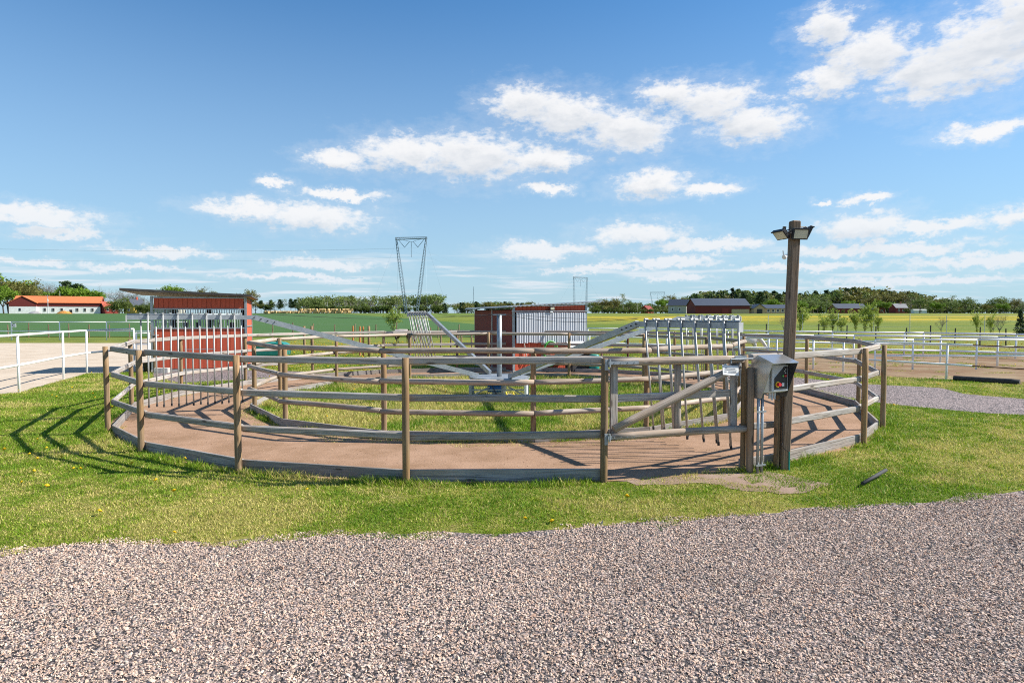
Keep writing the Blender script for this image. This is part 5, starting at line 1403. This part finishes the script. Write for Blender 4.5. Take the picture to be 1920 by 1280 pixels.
# single trees told apart along the meadow edge
LAB = {'leafy': 'rounded fresh green tree', 'olive': 'broad olive brown budding tree', 'open': 'loose crowned pale green tree', 'bare': 'nearly leafless tree', 'pine': 'dark pine', 'birch': 'slender light green birch', 'bush': 'round green bush'}
for q, (x_, yt, D, kd, w_) in enumerate([(1110, 566, 420, 'open', 1.1), (1130, 562, 420, 'olive', 1.2), (1150, 561, 420, 'olive', 1.2), (1169, 551, 430, 'birch', 1.5), (1180, 562, 430, 'open', 1.2), (1195, 567, 420, 'birch', 1.4), (1243, 562, 360, 'leafy', 1.1), (1258, 556, 400, 'olive', 1.3), (1282, 557, 400, 'birch', 1.4)]):
    tree('meadow_tree', kd, q % 3, x_, D, px_h(yt, D), LAB[kd] + ' between the shelter roof and the grey house', group='trees left by the grey house ' + kd, wide=w_)
for q, (x_, yt, D, kd, w_) in enumerate([(1402, 572, 320, 'bush', .7), (1450, 562, 360, 'leafy', 1.2), (1395, 548, 450, 'pine', 1.5), (1425, 548, 450, 'pine', 1.5), (1440, 550, 460, 'birch', 1.4), (1460, 552, 440, 'pine', 1.4)]):
    tree('farm_tree', kd, q % 3, x_, D, px_h(yt, D), LAB[kd] + ' between the dark barn and the bungalow', group='trees by the bungalow ' + kd, wide=w_)
for q, (x_, yt, D, kd, w_) in enumerate([(1510, 562, 360, 'open', 1.6), (1532, 560, 370, 'open', 1.5), (1548, 556, 380, 'birch', 1.9), (1500, 566, 350, 'leafy', 1.3), (1545, 577, 330, 'bush', .8), (1562, 575, 330, 'bush', .9), (1580, 580, 340, 'bush', .7), (1592, 565, 440, 'leafy', 1.3), (1656, 566, 430, 'leafy', 1.3),
                                       (1640, 553, 480, 'olive', 1.3), (1665, 551, 480, 'olive', 1.4), (1690, 549, 480, 'olive', 1.4)]):
    tree('farm_tree', kd, q % 3, x_, D, px_h(yt, D), LAB[kd] + ' round the dark hall and red cottage', group='trees by the dark hall ' + kd, wide=w_)
for q, (x_, yt, D, kd, w_) in enumerate([(1706, 556, 420, 'bare', 1.2), (1724, 553, 390, 'open', 1.2), (1745, 556, 420, 'birch', 1.5), (1752, 567, 380, 'leafy', 1.0), (1775, 560, 400, 'open', 1.2), (1783, 554, 430, 'birch', 1.7), (1808, 559, 400, 'open', 1.2), (1828, 566, 400, 'birch', 1.4), (1850, 571, 400, 'olive', 1.2), (1873, 558, 380, 'open', 1.3), (1880, 570, 360, 'leafy', 1.3), (1900, 561, 390, 'olive', 1.1), (1916, 566, 380, 'bare', 1.2), (1935, 562, 380, 'open', 1.2), (1762, 570, 380, 'leafy', .9)]):
    tree('row_tree', kd, q % 3, x_, D, px_h(yt, D), LAB[kd] + ' in the tree row beyond the yellow meadow band', group='tree row beyond the meadow ' + kd, wide=w_)
# saplings close by, in the wire fence
for q, (x_, yt, D, w_) in enumerate([(1500, 575, 62, .95), (1560, 582, 62, .95), (1545, 592, 60, 1.0), (1578, 596, 60, .9), (1606, 582, 61, .8), (1622, 574, 62, .75), (1634, 571, 62, .65), (1646, 588, 60, .6)]):
    tree('sapling', 'sapling', q % 3, x_, D, px_h(yt, D), 'light green leafy sapling on the meadow side of the white rails', group='leafy saplings by the meadow', wide=w_)
for q, (x_, yt, D) in enumerate([(1764, 594, 58), (1874, 588, 56), (1862, 590, 58), (1470, 592, 60)]):
    tree('sapling', 'bare', q % 3, x_, D, px_h(yt, D), 'thin almost leafless sapling at the meadow fence', group='leafless saplings by the meadow', wide=.8)
for q, (x_, yt, D, w_) in enumerate([(1833, 585, 56, .5), (1858, 590, 57, .5)]):
    tree('sapling', 'sapling', (q + 1) % 3, x_, D, px_h(yt, D), 'narrow young sapling beside the thin leafless ones', group='narrow saplings by the meadow', wide=w_)
tree('juniper', 'spruce', 1, 1913, 56, px_h(582, 56), 'dark juniper bush at the meadow fence', 'bush', wide=.9)
tree('willow_bush', 'sapling', 2, 738, 62, px_h(577, 62), 'olive willow bush at the field edge behind the grazing horse', 'bush', wide=.9)
# where look-alike trees clearly differ in height, say so
groups = {}
for o in sc.objects:
    if o.parent is None and o.type == 'EMPTY' and o.get('category') in ('tree', 'shrub'): groups.setdefault(o['label'], []).append(o)
for lab, obs in groups.items():
    obs.sort(key=lambda o: o.scale.z)
    if len(obs) < 2 or len(lab.split()) > 14: continue
    if obs[-1].scale.z > obs[-2].scale.z * 1.06: obs[-1]['label'] = ('taller ' if len(obs) == 2 else 'tallest ') + lab
    if obs[0].scale.z < obs[1].scale.z / 1.06: obs[0]['label'] = ('shorter ' if len(obs) == 2 else 'shortest ') + lab
